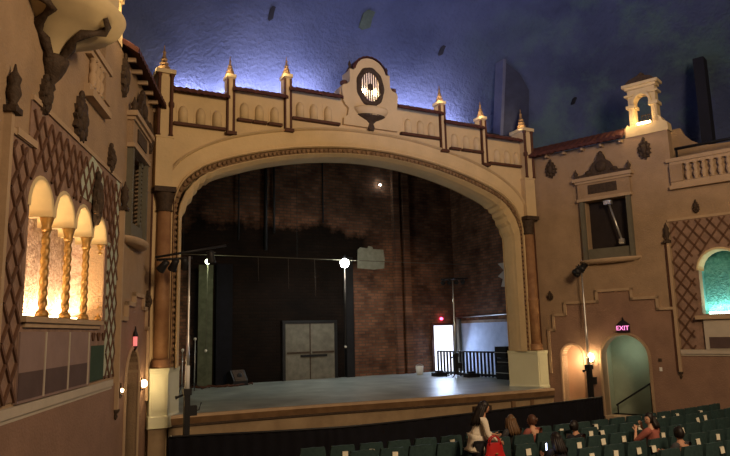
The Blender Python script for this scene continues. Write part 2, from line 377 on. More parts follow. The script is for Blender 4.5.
# engaged columns, capitals, blocks, twin colonnettes, pinnacles
def finial(F, x, z, o, h, w):
    """stacked pyramidal pinnacle as lathe (square-ish)"""
    mb = MB(F)
    pr = [(w*.9, z), (w*.9, z+h*.06), (w*.55, z+h*.10), (w*.72, z+h*.17), (w*.72, z+h*.22), (w*.42, z+h*.27), (w*.55, z+h*.36), (w*.3, z+h*.42), (w*.42, z+h*.5), (w*.22, z+h*.57), (w*.16, z+h*.7), (w*.22, z+h*.76), (w*.10, z+h*.82), (.01, z+h)]
    mb.lathe(x, o, pr, 8, sm=False)
    return mb
for s, side in ((-1, 'left'), (1, 'right')):
    F = (lambda s: lambda x, z, o=0: Vector((s*x, -o, z)))(s)
    t = thing('engaged_column', 'rust-coloured round column with dark capital at the %s of the stage arch' % side, 'column', (s*6.55, -.1, 2.26))
    mb = MB(F); mb.lathe(6.56, .06, [(.26, 2.26), (.26, 2.34), (.23, 2.38), (.25, 2.44), (.215, 2.5)], 20); build('column_base', mb, M['column'], parent=t)
    mb = MB(F); mb.lathe(6.56, .06, [(.20, 2.50), (.205, 4.0), (.215, 4.03), (.215, 4.09), (.2, 4.12), (.185, 6.5)], 24, tw=lambda a, b: 1-.05*(.5+.5*cos(14*a))); build('shaft', mb, M['column'], parent=t)
    mb = MB(F); mb.lathe(6.56, .06, [(.19, 6.46), (.23, 6.5), (.2, 6.56), (.22, 6.75), (.27, 6.95), (.27, 7.0)], 18, tw=lambda a, b: 1-.08*(.5+.5*cos(9*a)))
    mb.box(6.30, 6.88, 7.0, 7.14, -.05, .34)
    build('capital', mb, M['dark'], parent=t)
    # dark side strips beside the shaft
    mb = MB(F); mb.box(6.25, 6.42, 2.26, 7.0, -.02, .03); mb.box(6.86, 6.9, 2.26, 7.0, -.02, .05)
    build('side_strip', mb, M['redbrown'], parent=t)
    mb = MB(F); mb.box(6.40, 6.86, 7.14, 8.54, -.02, .24); mb.box(6.38, 6.88, 8.54, 8.6, -.02, .26); build('impost_block', mb, M['arch'], parent=t)
    t = thing('corner_pier', 'tall corner pier with dark colonnettes and lit pinnacle at %s end of the parapet' % side, 'pier', (s*6.62, -.2, 8.6))
    mb = MB(F); mb.box(6.45, 6.84, 8.6, 10.42, -.4, .26); build('shaft', mb, M['arch'], parent=t)
    for xx in (6.48, 6.82):
        mb = MB(F); mb.lathe(xx, .28, [(.07, 8.6), (.05, 8.66), (.05, 9.4), (.08, 9.45), (.08, 9.55), (.05, 9.6), (.05, 10.3), (.07, 10.34), (.07, 10.40)], 10); build('colonnette', mb, M['redbrown'], parent=t)
    mb = MB(F); mb.box(6.38, 6.92, 10.40, 10.52, -.45, .34); build('cap', mb, M['shell'], parent=t)
    build('pinnacle', finial(F, 6.65, 10.52, -.05, .85, .24), M['carve'], parent=t)

# intermediate posts on the parapet
for i, (x, z0, z1) in enumerate(((-4.72, 8.96, 10.68), (-2.91, 9.28, 11.0), (2.91, 9.28, 11.0), (4.72, 8.96, 10.68))):
    side = 'left' if x < 0 else 'right'; near = 'beside the centre bays' if abs(x) < 4 else 'between the outer and middle bays'
    t = thing('parapet_post', 'parapet post with lit pinnacle %s, %s of centre' % (near, side), 'post', (x, -.1, z0))
    build('shaft', MB(FP).box(x-.10, x+.10, z0, z1, -.3, .08), M['arch'], parent=t)
    mb = MB(FP); mb.box(x+.05, x+.12, z0-.02, z1-.05, .0, .11).box(x-.12, x-.07, z0-.02, z1-.05, .0, .10); mb.box(x-.15, x+.15, z0-.07, z0+.03, 0, .2); build('dark_edging', mb, M['redbrown'], parent=t)
    build('cap', MB(FP).box(x-.14, x+.14, z1, z1+.1, -.32, .13), M['shell'], parent=t)
    build('pinnacle', finial(FP, x, z1+.1, -.06, .62, .17), M['carve'], parent=t)

# blind arcades in each bay, ledge under them, tile coping over them
bays = [(-6.38, -4.88, 9.06, 10.05, (-6.1, -5.6, -5.12), 'left outer'), (-4.58, -3.05, 9.42, 10.33, (-4.3, -3.83, -3.34), 'left middle'), (-2.78, -1.15, 9.71, 10.62, (-2.5, -2.03, -1.53), 'left inner'),
        (1.15, 2.78, 9.71, 10.62, (1.48, 1.98, 2.43), 'right inner'), (3.05, 4.58, 9.42, 10.33, (3.4, 3.92, 4.4), 'right middle'), (4.88, 6.38, 9.06, 10.05, (5.3, 5.78, 6.24), 'right outer')]
def tiles(F, a0, a1, pts, m_name='tile', pitch=.17, amp=.035):
    """barrel tiles: ridges running down the slope given by pts [(z, o), ...]"""
    n = int((a1-a0)/pitch)*6; rows = []
    for (z, o) in pts:
        rows.append([(a0+(a1-a0)*i/n, z+amp*abs(sin(PI*i/6)), o) for i in range(n+1)])
    mb = MB(F); mb.loft(rows, sm=False); lo = [[(p[0], p[1]-.06-amp, p[2]) for p in r] for r in rows]
    mb.loft([[r[0], r[-1]] for r in lo], sm=False); mb.loft([rows[0], lo[0]], sm=False); mb.loft([rows[-1], lo[-1]], sm=False)
    mb.loft([[r[0] for r in rows], [r[0] for r in lo]], sm=False); mb.loft([[r[-1] for r in rows], [r[-1] for r in lo]], sm=False)
    return mb
for (x0, x1, zl, zt, cs, nm) in bays:
    t = thing('blind_arcade', 'three shallow round-headed blind niches in the %s bay of the parapet' % nm, 'niche', ((x0+x1)/2, -.05, zl))
    for c in cs:
        lp = arch_loop(c-.13, c+.13, zl+.02, zl+.02+min(.62, zt-zl-.32), 10)
        lo = arch_loop(c-.19, c+.19, zl+.02, zl+.08+min(.62, zt-zl-.32), 10)
        mb = MB(FP); mb.prism(lo, 0, .045, [lp]) if False else None
        outer = lo; k = len(lp)
        mb = MB(FP); mb.prism(outer[:-1][1:] if False else outer, 0.0, .012)
        mb.lathe(c, .0, [(.14, zl+.02), (.14, zl+.36), (.11, zl+.47), (.05, zl+.54), (.01, zl+.56)], 10, a0=0, a1=PI, sc=1.15)
        build('niche', mb, M['arch'], parent=t)
        if 'middle' in nm and 'left' in nm or nm == 'right middle':
            build('sill', MB(FP).box(c-.22, c+.22, zl-.06, zl+.02, 0, .16), M['redbrown'], parent=t)
    if 'middle' not in nm:
        build('sill', MB(FP).box(x0, x1, zl-.06, zl+.02, 0, .16), M['redbrown'], parent=t)
    c = tiles(FP, x0-.1, x1+.1, [(zt+.0, .22), (zt+.10, .02), (zt+.16, -.2), (zt+.06, -.5)])
    tag(build('tile_coping', c, M['tile']), 'dark red clay tile coping along the %s bay of the parapet' % nm, 'roof tiles')

# centre piece: scrolled pediment with an oval lit grille and a little bowl balcony
t = thing('centre_pediment', 'scrolled plaster pediment holding a glowing oval grille over the arch', 'pediment', (0, -.1, 9.7))
sc = [(1.02, 9.72), (1.0, 9.95), (.86, 10.05), (.82, 10.3), (.95, 10.42), (1.02, 10.55), (1.06, 10.98), (1.0, 11.08), (.85, 11.12), (.76, 11.25), (.76, 11.66)]
pl = sc+arc(0, 11.52, .62, .2, PI-.2, 14)+[(-a, b) for a, b in reversed(sc)]
oval = [(.42*cos(2*PI*i/28), 11.13+.56*sin(2*PI*i/28)) for i in range(28)]
build('front_plate', MB(FP).prism(pl, 0.0, .12, [oval]), M['arch'], parent=t)
mb = MB(FP); k = 36; rows = []
for (g, o) in [(0.0, .12), (.02, .2), (.08, .22), (.14, .16), (.17, .12)]:
    rows.append([((.36+g+.012*cos(9*2*PI*i/k)*(g > .1))*cos(2*PI*i/k), 11.13+(.5+g*1.15+.015*cos(9*2*PI*i/k)*(g > .1))*sin(2*PI*i/k), o) for i in range(k)])
mb.loft(rows, closed=True); build('oval_frame', mb, M['dark'], parent=t)
mb = MB(FP)
for i in range(-4, 5):
    x = i*.085; h = .5*math.sqrt(max(0, 1-(x/.42)**2)); mb.tube([(x, 11.13-h, .12), (x, 11.13+h, .12)], .02, 6)
mb.sphere((0, 11.13, .13), (.09, .13, .04)); build('grille_bars', mb, M['dark'], parent=t)
mb = MB(FP); mb.prism([(.41*cos(2*PI*i/28), 11.13+.55*sin(2*PI*i/28)) for i in range(28)], .01, .02); build('glowing_pane', mb, M['g_win'], parent=t)
mb = MB(FP); mb.sphere((-.2, 11.0, .05), .07); mb.sphere((.22, 11.0, .05), .07); build('bulb', mb, M['g_warm'], parent=t)
tl = MB(FP); rows = []
for (rr, o) in [(.60, .2), (.68, .14), (.68, -.4)]: rows.append([(rr*cos(.25+(PI-.5)*i/40), 11.52+(rr+.02*abs(sin(PI*i/4)))*sin(.25+(PI-.5)*i/40), o) for i in range(41)])
tl.loft(rows, sm=False); build('tile_cap', tl, M['tile'], parent=t)
for s in (-1, 1):
    mb = MB(FP); mb.lathe(s*.7, 0.0, [(.07, 11.66), (.07, 11.72), (.04, 11.78), (.06, 11.86), (.01, 11.98)], 8); build('corner_finial', mb, M['dark'], parent=t)
    mb = MB(FP); mb.sphere((s*.93, 11.17, .0), (.12, .10, .16)); build('scroll', mb, M['redbrown'], parent=t)
mb = MB(FP); mb.lathe(0, .1, [(.28, 10.02), (.45, 10.10), (.58, 10.22), (.62, 10.28), (.62, 10.36), (.02, 10.37)], 20, 0, PI, sc=.6); build('bowl_balcony', mb, M['arch'], parent=t)
mb = MB(FP); mb.lathe(0, .1, [(.03, 9.58), (.10, 9.62), (.13, 9.74), (.09, 9.86), (.18, 9.95), (.42, 10.06), (.52, 10.12)], 14, 0, PI, sc=.55); build('bracket', mb, M['dark'], parent=t)

# ---- stage
lip = [(-6.35, .0), (-5.4, .0), (-3.3, -.1), (-1.5, -.25), (.3, -.5), (2.3, -.72), (4.0, -.86), (5.4, -.95), (6.4, -.95)]
def lipband(z0, z1, g0, g1, c_in=.6):
    mb = MB(lambda a, b, c=0: Vector((a, c, b)))
    rows = [[(x, z1, y+c_in) for x, y in lip], [(x, z1, y-g1) for x, y in lip], [(x, z0, y-g0) for x, y in lip], [(x, z0, y+c_in) for x, y in lip]]
    return mb.loft(rows+[rows[0]], sm=False)
st = thing('stage_platform', 'raised stage platform with pale scuffed boards and brown nosing', 'stage', (0, 0, 0))
mb = MB(lambda a, b, c=0: Vector((a, c, b)))
pf = [(x, y-.05) for x, y in lip]+[(6.3, .7), (10, .75), (10, 9.5), (-10, 9.5), (-10, .75), (-6.3, .7)]
n = len(pf); mb.raw([(x, 1.0, y) for x, y in pf]+[(x, .94, y) for x, y in pf], [tuple(range(n)), tuple(range(n, 2*n))]+[(i, (i+1) % n, (i+1) % n+n, i+n) for i in range(n)])
build('stage_boards', mb, M['stagefloor'], parent=st)
build('edge_strip', lipband(.93, 1.004, .07, .07, .12), M['trim'], parent=st)
build('nosing', lipband(.76, .93, .03, .10), M['wood_dk'], parent=st)
build('dark_bead', lipband(.70, .76, .05, .05), M['dark'], parent=st)  # narrow dark bead between nosing and fascia
build('fascia', lipband(0, .70, .0, .0), M['wood'], parent=st)
mb = MB(lambda a, b, c=0: Vector((a, c, b))); mb.box(3.05, 3.75, .42, .62, -.90, -.78); build('access_hatch', mb, M['dark'], parent=st)
for x in (4.55, 5.35): build('fascia_post', MB(FP).box(x, x+.14, 0, .7, .88, .98), M['wood_dk'], parent=st)

# stage house shell
mb = MB(FP); mb.box(-10.3, 10.3, 0, 14, -10, -9.5); struct('wall_stage_back', mb, M['brick_back'])
F = FX(10.0)
mb = MB(F); mb.prism([(.75, 3.36), (9.5, 3.36), (9.5, 14), (.75, 14)], -.3, 0); mb.box(.75, 9.5, 0, 1.0, -.3, 0)
struct('wall_stage_right', mb, M['brick_side'])
struct('baseboard_stage_right', MB(F).box(.75, 9.48, 1.0, 3.36, -.3, .03), M['bluewhite'])
struct('wall_stage_left', MB(FX(-10.0)).box(.75, 9.5, 0, 14, 0, .3), M['brick_side'])
struct('ceiling_stage', MB(FP).box(-10.3, 10.3, 14, 14.2, -10, -2.3), M['blackcloth'])
mb = MB(FP); mb.box(6.3, 10, 0, 10.0, -.95, -.46); struct('wall_stage_front_right', mb, M['brick_back'])
mb = MB(FP); mb.box(-10, -6.3, 0, 10.0, -.95, -.46); struct('wall_stage_front_left', mb, M['brick_back'])
mb = MB(FP); mb.box(-10, 10, 9.35, 9.5, -2.4, -.45); struct('cove_light_stop', mb, M['black'])  # unseen plate added to stop cove light leaking into the stage house
mb = MB(FP); mb.box(-10.3, 10.3, 9.35, 14.2, -2.6, -2.35); struct('wall_stage_upper', mb, M['blackcloth'])

# ---- sky dome
mb = MB(lambda a, b, c=0: Vector((a, c, b))); rows = []
for i in range(0, 25):
    ph = PI/2*i/24*.97; rows.append([(17*cos(ph)*cos(th), 9.35+8.0*sin(ph), -10+12.2*cos(ph)*sin(th)) for th in [-.35*PI+1.7*PI*j/72 for j in range(73)]])
mb.loft(rows); struct('ceiling', mb, M['sky'])

# ---- side walls
def poly_wall(name, F, top_pts, doors, zsplit, m_low, m_up, niches):
    """wall built as one plate with the openings cut through"""
    outer = [(0, 0)]+[(22, 0)]+top_pts
    return struct(name, MB(F).prism(outer, -.35, 0, doors+niches), m_up)
Ldoor = arch_loop(1.15, 2.5, .02, 2.80, 12, True)
Rd1 = arch_loop(.78, 1.53, .02, 2.42, 12); Rd2 = arch_loop(2.2, 3.72, .02, 2.76, 16)
Lcols = [4.58, 5.6, 6.63, 7.68, 8.72]
def arcade_holes(cols, z0, zs):
    p = [(cols[0]+.06, z0), (cols[-1]-.06, z0)]
    for a, b in reversed(list(zip(cols[:-1], cols[1:]))):
        r = (b-a)/2-.07; p += arc((a+b)/2, zs, r, 0, PI, 12)
    return [p]
Lh = arcade_holes(Lcols, 3.42, 4.93); Rh = arcade_holes([5.42, 6.78, 8.14], 3.36, 4.72)
Lwin = [(1.4, 5.55), (2.85, 5.55), (2.85, 7.4), (1.4, 7.4)]
Rwin = [(2.05, 5.55), (3.48, 5.55), (3.48, 7.42), (2.05, 7.42)]
def scroll(u0, u1, z0, z1, n=8): return [(u0+(u1-u0)*(1-cos(PI/2*i/n)), z0+(z1-z0)*sin(PI/2*i/n)) for i in range(n+1)]
poly_wall('wall_left', FL, [(22, 13), (6.5, 13), (6.45, 8.15), (5.15, 8.15), (5.1, 9.2), (4.9, 9.75), (3.85, 9.75), (3.85, 9.42), (0, 9.42)], [Ldoor], 3.4, None, M['wall'], Lh+[Lwin])
poly_wall('wall_right', FR, [(22, 13), (9.5, 13), (9.45, 7.4), (5.0, 7.4), (5.0, 9.3), (4.95, 9.75), (3.62, 9.75), (3.62, 9.42), (0, 9.42)], [Rd1, Rd2], 3.4, None, M['wall'], Rh+[Rwin])
# lower mauve-brown field: a thin skim below the stepped band
def skim(name, F, pts, holes):
    struct(name, MB(F).prism(pts, .0, .025, holes), M['walllow'])
Rst = [(.34, 1.5), (.34, 2.97), (.56, 2.97), (.56, 3.5), (1.02, 3.5), (1.02, 3.91), (2.2, 3.91), (2.2, 4.27), (3.38, 4.27), (3.38, 3.95), (4.18, 3.95), (4.18, 3.58), (4.6, 3.58)]
Lst = [(.2, 1.5), (.2, 3.3), (.5, 3.3), (.5, 3.8), (.95, 3.8), (.95, 4.1), (1.95, 4.1), (1.95, 3.85), (2.7, 3.85), (2.7, 3.5), (3.2, 3.5)]
skim('trim_1', FR, [(0, 0.01), (22, 0.01), (22, 2.15), (4.75, 2.15), (4.6, 3.58)]+list(reversed(Rst))[1:-1]+[(.34, 2.97), (.3, 1.5), (0, 1.5)], [Rd1, Rd2])
skim('trim_2', FL, [(0, 0.01), (22, 0.01), (22, 2.15), (3.4, 2.15), (3.2, 3.5)]+list(reversed(Lst))[1:-1]+[(.2, 3.3), (.18, 1.5), (0, 1.5)], [Ldoor])
for F, pts, side in ((FR, Rst, 'right'), (FL, Lst, 'left')):
    mb = MB(F)
    for (u0, z0), (u1, z1) in zip(pts[:-1], pts[1:]):
        mb.box(min(u0, u1)-.045, max(u0, u1)+.045, min(z0, z1)-.045, max(z0, z1)+.045, .0, .09)
    tag(build('stepped_moulding', mb, M['trim']), 'stair-stepped plaster moulding over the %s wall doorway' % side, 'moulding')

def rev(F, loop, depth, m, name, parent): # reveal + room box behind an opening
    pass
# door frames and the lit lobbies behind them
def lobby(F, u0, u1, ztop, depth, m, n):
    mb = MB(F)
    mb.box(u0-.3, u1+.3, 0, ztop+.3, -depth-.1, -depth); mb.box(u0-.4, u0-.3, 0, ztop+.3, -depth-.1, -.35)
    mb.box(u1+.3, u1+.4, 0, ztop+.3, -depth-.1, -.35); mb.box(u0-.4, u1+.4, ztop+.3, ztop+.4, -depth-.1, -.35)
    struct('wall_lobby_%s' % n, mb, m)
    struct('floor_lobby_%s' % n, MB(F).box(u0-.4, u1+.4, -.1, 0.0, -depth-.1, -.0), M['carpet'])
lobby(FR, .78, 1.53, 2.42, 1.0, M['peach'], 'small'); lobby(FR, 2.2, 3.72, 2.76, 1.6, M['corridor'], 'large'); lobby(FL, 1.15, 2.5, 2.8, 1.4, M['corridor'], 'left')
def archframe(F, u0, u1, ztop, pointed, label, m, w=.09, d=.07):
    a = arch_loop(u0, u1, .02, ztop, 14, pointed); b = arch_loop(u0-w, u1+w, .02, ztop+w, 14, pointed)
    mb = MB(F); rows = [[(*p, o) for p in c] for c, o in ((a, -.34), (a, d*.6), (blend(a, b, .4), d), (b, d*.7), (b, 0))]
    mb.loft(rows, sm=False); return tag(build('door_surround', mb, m), label, 'door surround')
archframe(FR, .78, 1.53, 2.42, False, 'pale arched surround of the small glowing doorway on the right wall', M['peach'])
archframe(FR, 2.2, 3.72, 2.76, False, 'tan arched surround of the large dim doorway on the right wall', M['wall'], .1, .05)
archframe(FL, 1.15, 2.5, 2.80, True, 'pointed arched surround of the doorway in the left wall', M['trim'])
t = thing('stair_handrail', 'sloping handrail seen inside the large right doorway', 'handrail', FR(3.0, 0, -.9))
build('rail', MB(FR).tube([(2.2, .35, -.9), (3.45, 1.15, -.9)], .03), M['black'], parent=t)
for u in (2.25, 3.4): build('post', MB(FR).tube([(u, 0, -.9), (u, .35+(u-2.2)*.64, -.9)], .025), M['black'], parent=t)
struct('trim_3', MB(FR).box(2.25, 3.7, 0, .12, -.3, .25), M['trim'])

# posts, ledges
def wallpost(F, u, z0, z1, label):
    t = thing('wall_post', label, 'pilaster', F(u, z0, .05))
    mb = MB(F); mb.box(u-.03, u+.06, z0, z1, 0, .10); build('pale_strip', mb, M['trim'], parent=t)
    mb = MB(F); mb.box(u-.10, u-.03, z0, z1, 0, .06); build('dark_strip', mb, M['redbrown'], parent=t)
    mb = MB(F); mb.lathe(u, .05, [(.01, z0-.22), (.05, z0-.15), (.03, z0-.1), (.08, z0-.04), (.08, z0)], 8); build('pendant', mb, M['dark'], parent=t)
    mb = MB(F); mb.box(u-.12, u+.10, z1, z1+.08, 0, .16); mb.lathe(u, .08, [(.08, z1+.08), (.05, z1+.14), (.10, z1+.26), (.07, z1+.38), (.09, z1+.46), (.03, z1+.56), (.01, z1+.66)], 8); build('urn', mb, M['dark'], parent=t)
wallpost(FR, 4.68, 1.6, 5.68, 'pale vertical strip with dark urn left of the teal niche')
wallpost(FL, 3.42, 1.6, 5.85, 'pale vertical strip with dark urn between lattice and left doorway')
wallpost(FL, 9.55, 1.9, 5.95, 'pale vertical strip with dark urn at the far left edge')
tag(build('wall_ledge', MB(FR).box(4.75, 22, 2.15, 2.28, 0, .10).box(4.75, 22, 2.09, 2.15, 0, .06), M['ledge']), 'long grey-cream ledge along the right wall below the niche', 'ledge')
tag(build('wall_ledge', MB(FL).box(3.75, 22, 2.11, 2.24, 0, .06).box(3.75, 22, 2.05, 2.11, 0, .03), M['ledge']), 'long grey-cream ledge along the left wall below the arcade', 'ledge')

# ---- lattice fields
def lattice(F, u0, u1, z0, z1, holes, cu, cz, label, pale=None, avoid=()):
    t = thing('lattice_panel', label, 'lattice', F((u0+u1)/2, z0, .02))
    build('infill', MB(F).prism([(u0, z0), (u1, z0), (u1, z1), (u0, z1)], .002, .02, holes), M['lat_in'], parent=t)
    if pale:
        mb = MB(F)
        for q in pale: mb.prism(q, .02, .032)
        build('pale_infill', mb, M['lat_pale'], parent=t)
    def inside(p):
        if not (u0 <= p[0] <= u1 and z0 <= p[1] <= z1): return False
        for (q0, q1, q2, q3) in avoid:
            if q0 < p[0] < q1 and q2 < p[1] < q3: return False
        for h in holes:
            if len(h) > 20:
                hz = max(b for a, b in h if a > h[0][0]+.2)
                if h[0][0]-.1 < p[0] < h[1][0]+.1 and p[1] > h[0][1]-.2:
                    top_ = max([b for a, b in h if abs(a-p[0]) < .12] or [0])
                    if p[1] < top_+.10: return False
                continue
            us = [a for a, b in h]; zs = [b for a, b in h]
            if min(us)-.12 < p[0] < max(us)+.12 and min(zs)-.2 < p[1] < max(zs)+.02:
                c = (min(us)+max(us))/2; r = (max(us)-min(us))/2+.14; sp = max(zs)-(max(us)-min(us))/2
                if p[1] < sp or (p[0]-c)**2+(p[1]-sp)**2 < r*r: return False
        return True
    mb = MB(F); n = int((u1-u0)/cu*2)+4; k = int((z1-z0)/cz*2)+4; w = .024
    for sgn in (1, -1):
        for i in range(-k, n+k):
            p0 = None
            for j in range(0, 2*k+1):
                a = u0+(i*cu)+sgn*j*cu/4; b = z0+j*cz/4; p = (a, b)
                if p0 and inside(p0) and inside(p):
                    d = Vector((a-p0[0], b-p0[1])).normalized(); nx, nz = -d.y*w, d.x*w
                    q = [(p0[0]+nx, p0[1]+nz), (a+nx, b+nz), (a-nx, b-nz), (p0[0]-nx, p0[1]-nz)]
                    mb.raw([(x, z, o) for o in (.02, .05) for x, z in q], [(4,5,6,7), (0,1,5,4), (2,3,7,6)])
                p0 = p
    if mb.v: build('lattice_bars', mb, M['lattice'], parent=t)
    mb = MB(F); mb.box(u0-.06, u1, z1, z1+.08, 0, .05); build('top_moulding', mb, M['trim'], parent=t)
def bbox_hole(h): return h
pale = [[(4.4+a, z) for a, z in ((.0, 3.2), (.0, 6.2), (-.18, 5.9), (-.3, 5.2), (-.3, 3.0))] , [(5.0, 5.6), (5.35, 6.35), (5.9, 5.8), (6.4, 5.45), (6.5, 5.62), (6.0, 6.2), (5.6, 6.44), (5.0, 6.44)], [(3.72, 2.35), (4.5, 2.35), (4.5, 5.3), (4.2, 5.3), (3.72, 4.2)]]
pale = [[(3.70, 2.35), (4.45, 2.35), (4.45, 5.0), (3.95, 5.0), (3.95, 6.4), (3.7, 6.4)], [(5.0, 5.55), (6.4, 5.55), (6.4, 5.9), (6.05, 6.2), (5.8, 6.42), (5.0, 6.3)]]
lattice(FL, 3.66, 8.78, 2.3, 6.42, Lh, .36, .50, 'brown diamond lattice around the gilded arcade on the left wall', pale, [(5.4, 8.8, 2.2, 3.45), (4.45, 5.5, 2.2, 3.0)])
lattice(FL, 8.80, 9.42, 2.3, 5.74, [], .36, .50, 'narrow strip of brown lattice at the far left of the left wall')
lattice(FR, 4.78, 9.2, 2.3, 6.36, Rh, .34, .46, 'brown diamond lattice around the teal niche on the right wall', None, [(5.25, 9.2, 2.2, 3.36)])
tag(build('short_moulding', MB(FL).box(8.6, 9.3, 5.75, 5.85, 0, .07), M['trim']), 'short pale moulding beside the far left strip', 'moulding')

# ---- ornaments (dark relief plaques)
def ornament(F, u, z, w, h, label, seed=0, o=.0, name='relief_ornament', cat='ornament'):
    rnd = random.Random(seed); n = 26; pts = []
    for i in range(n):
        a = 2*PI*i/n; r = 1-.22*(i % 2)-.12*rnd.random()
        pts.append((u+w/2*r*cos(a)*(1-.15*sin(a)), z+h/2*r*sin(a)))
    mb = MB(F); mb.prism(pts, o, o+.07)
    for k in range(7):
        a = 2*PI*k/7+.3; mb.sphere((u+w*.27*cos(a), z+h*.3*sin(a), o+.07), (w*.13, h*.13, .05), 8, 5)
    mb.sphere((u, z, o+.08), (w*.2, h*.26, .08), 10, 6); mb.sphere((u, z+h*.48, o+.04), (w*.12, h*.12, .05), 8, 5)
    return tag(build(name, mb, M['dark']), label, cat)
ornament(FR, .85, 8.83, .50, .68, 'dark relief shield under the right wall eaves beside the arch corner', 1)
ornament(FR, 4.22, 8.9, .50, .72, 'dark relief shield below the bell arch on the right wall', 2)
ornament(FL, .62, 8.3, .42, .8, 'dark relief shield under the left wall eaves beside the arch corner', 3)
ornament(FL, 3.62, 8.85, .5, 1.0, 'dark relief shield below the bell arch on the left wall', 4)
ornament(FR, 5.62, 6.72, .22, .42, 'small dark relief finial above the right lattice', 5, name='relief_finial')
ornament(FL, 6.62, 6.85, .75, .9, 'large dark foliate relief over the middle of the left lattice', 6)
ornament(FL, 4.55, 6.7, .3, .6, 'small dark foliate relief over the stage end of the left lattice', 8)
ornament(FL, 8.35, 6.62, .35, .6, 'small dark foliate relief under the bowl balcony on the left wall', 9)
ornament(FL, 5.62, 5.6, .36, 1.0, 'long dark relief pendant on the pale part of the left lattice', 10, .06)
ornament(FR, .48, 4.18, .24, .32, 'small dark relief knob above the right stepped moulding', 11)
ornament(FL, .32, 4.0, .26, .5, 'small dark relief knob above the left stepped moulding', 12)

# ---- windows with surround
def window(F, c, side, n):
    off_ = .0
    wn = struct('window_%d' % n, MB(F).box(c-.74, c+.74, 5.5, 7.45, -.34, -.30), M['window_dk'])
    t = thing('window_surround', 'heavy plaster surround of the dark upper window on the %s wall' % side, 'window surround', F(c, 5.0, .1))
    build('cornice', MB(F).box(c-1.05, c+1.05, 8.14, 8.26, 0, .24).box(c-.98, c+.98, 8.06, 8.14, 0, .18), M['trim'], parent=t)
    build('frieze', MB(F).box(c-.92, c+.92, 7.52, 8.06, 0, .13), M['wall'], parent=t)
    build('plaque', MB(F).box(c-.52, c+.48, 7.66, 7.98, .13, .16), M['dark'], parent=t)
    build('lintel', MB(F).box(c-.95, c+.95, 7.42, 7.52, 0, .18), M['trim'], parent=t)
    for a, b in ((-.88, -.74), (.74, .88)): build('jamb', MB(F).box(c+a, c+b, 5.35, 7.42, -.05, .14), M['frame_grey'], parent=t)
    build('bottom_rail', MB(F).box(c-.72, c+.72, 5.35, 5.72, -.1, .08), M['frame_grey'], parent=t)
    mb = MB(F); mb.lathe(c, 0, [(.8, 5.20), (.95, 5.23), (1.03, 5.28), (1.05, 5.30), (1.05, 5.35), (.02, 5.36)], 18, 0, PI, sc=.30); build('bowed_sill', mb, M['trim'], parent=t)
    mb = MB(F)
    cr = [(-.95, 8.26), (-.9, 8.36), (-.62, 8.38), (-.42, 8.5), (-.3, 8.72), (-.16, 8.82), (-.1, 9.0), (.1, 9.0), (.16, 8.82), (.3, 8.72), (.42, 8.5), (.62, 8.38), (.9, 8.36), (.95, 8.26)]
    mb.prism([(c+a, b) for a, b in cr], .06, .18); mb.sphere((c, 9.02, .12), (.09, .12, .07)); mb.sphere((c, 8.58, .18), (.2, .2, .08))
    for s in (-1, 1): mb.lathe(c+s*.93, .14, [(.08, 8.26), (.05, 8.34), (.09, 8.44), (.03, 8.54), (.01, 8.62)], 8); mb.sphere((c+s*.45, 8.42, .17), (.13, .08, .05))
    tag(build('window_crest', mb, M['dark']), 'dark curving crest standing on the %s wall window cornice' % side, 'ornament')
    return t
tR = window(FR, 2.76, 'right', 1); tL = window(FL, 2.12, 'left', 2)
t = thing('spotlight_arm', 'grey diagonal lamp arm hung inside the right wall window', 'lamp arm', FR(2.9, 5.7, -.1))
build('arm', MB(FR).tube([(2.86, 7.3, .0), (3.22, 5.95, .04)], .035), M['steel'], parent=t)
build('bracket', MB(FR).box(2.72, 2.98, 7.22, 7.36, -.05, .1), M['steel'], parent=t)
build('hook', MB(FR).box(3.15, 3.3, 5.8, 5.98, -.03, .1), M['steel'], parent=t)
for k, (u, lab) in enumerate(((2.72, 'audience'), (1.55, 'stage'))):
    t = thing('shutter', 'grey-green louvred shutter on the %s side of the left wall window' % lab, 'shutter', FL(u, 5.72, .05))
    build('stile', MB(FL).box(u-.16, u-.12, 5.72, 7.4, .0, .06).box(u+.12, u+.16, 5.72, 7.4, 0, .06).box(u-.16, u+.16, 5.72, 5.82, 0, .06).box(u-.16, u+.16, 7.3, 7.4, 0, .06), M['frame_grey'], parent=t)
    mb = MB(FL)
    for i in range(14): mb.box(u-.12, u+.12, 5.84+i*.105, 5.90+i*.105, .01, .045)
    build('louvres', mb, M['frame_grey'], parent=t)

# ---- tile roofs with rafter tails
for F, u0, u1, side in ((FR, -.05, 3.62, 'right'), (FL, -.05, 3.85, 'left')):
    t = thing('tile_roof', 'sloping red clay tile roof along the top of the %s wall' % side, 'roof', F((u0+u1)/2, 9.4, .1))
    build('roof_tiles', tiles(F, u0, u1, [(9.46, .36), (9.62, .12), (9.80, -.2), (9.88, -.45)], pitch=.22, amp=.05), M['tile'], parent=t)
    mb_n = int((u1-u0)/.68)+1
    for i in range(mb_n):
        u = u0+.16+i*.68
        if u < u1: build('rafter_tail', MB(F).box(u-.04, u+.04, 9.27, 9.37, 0, .24), M['trim'], parent=t)

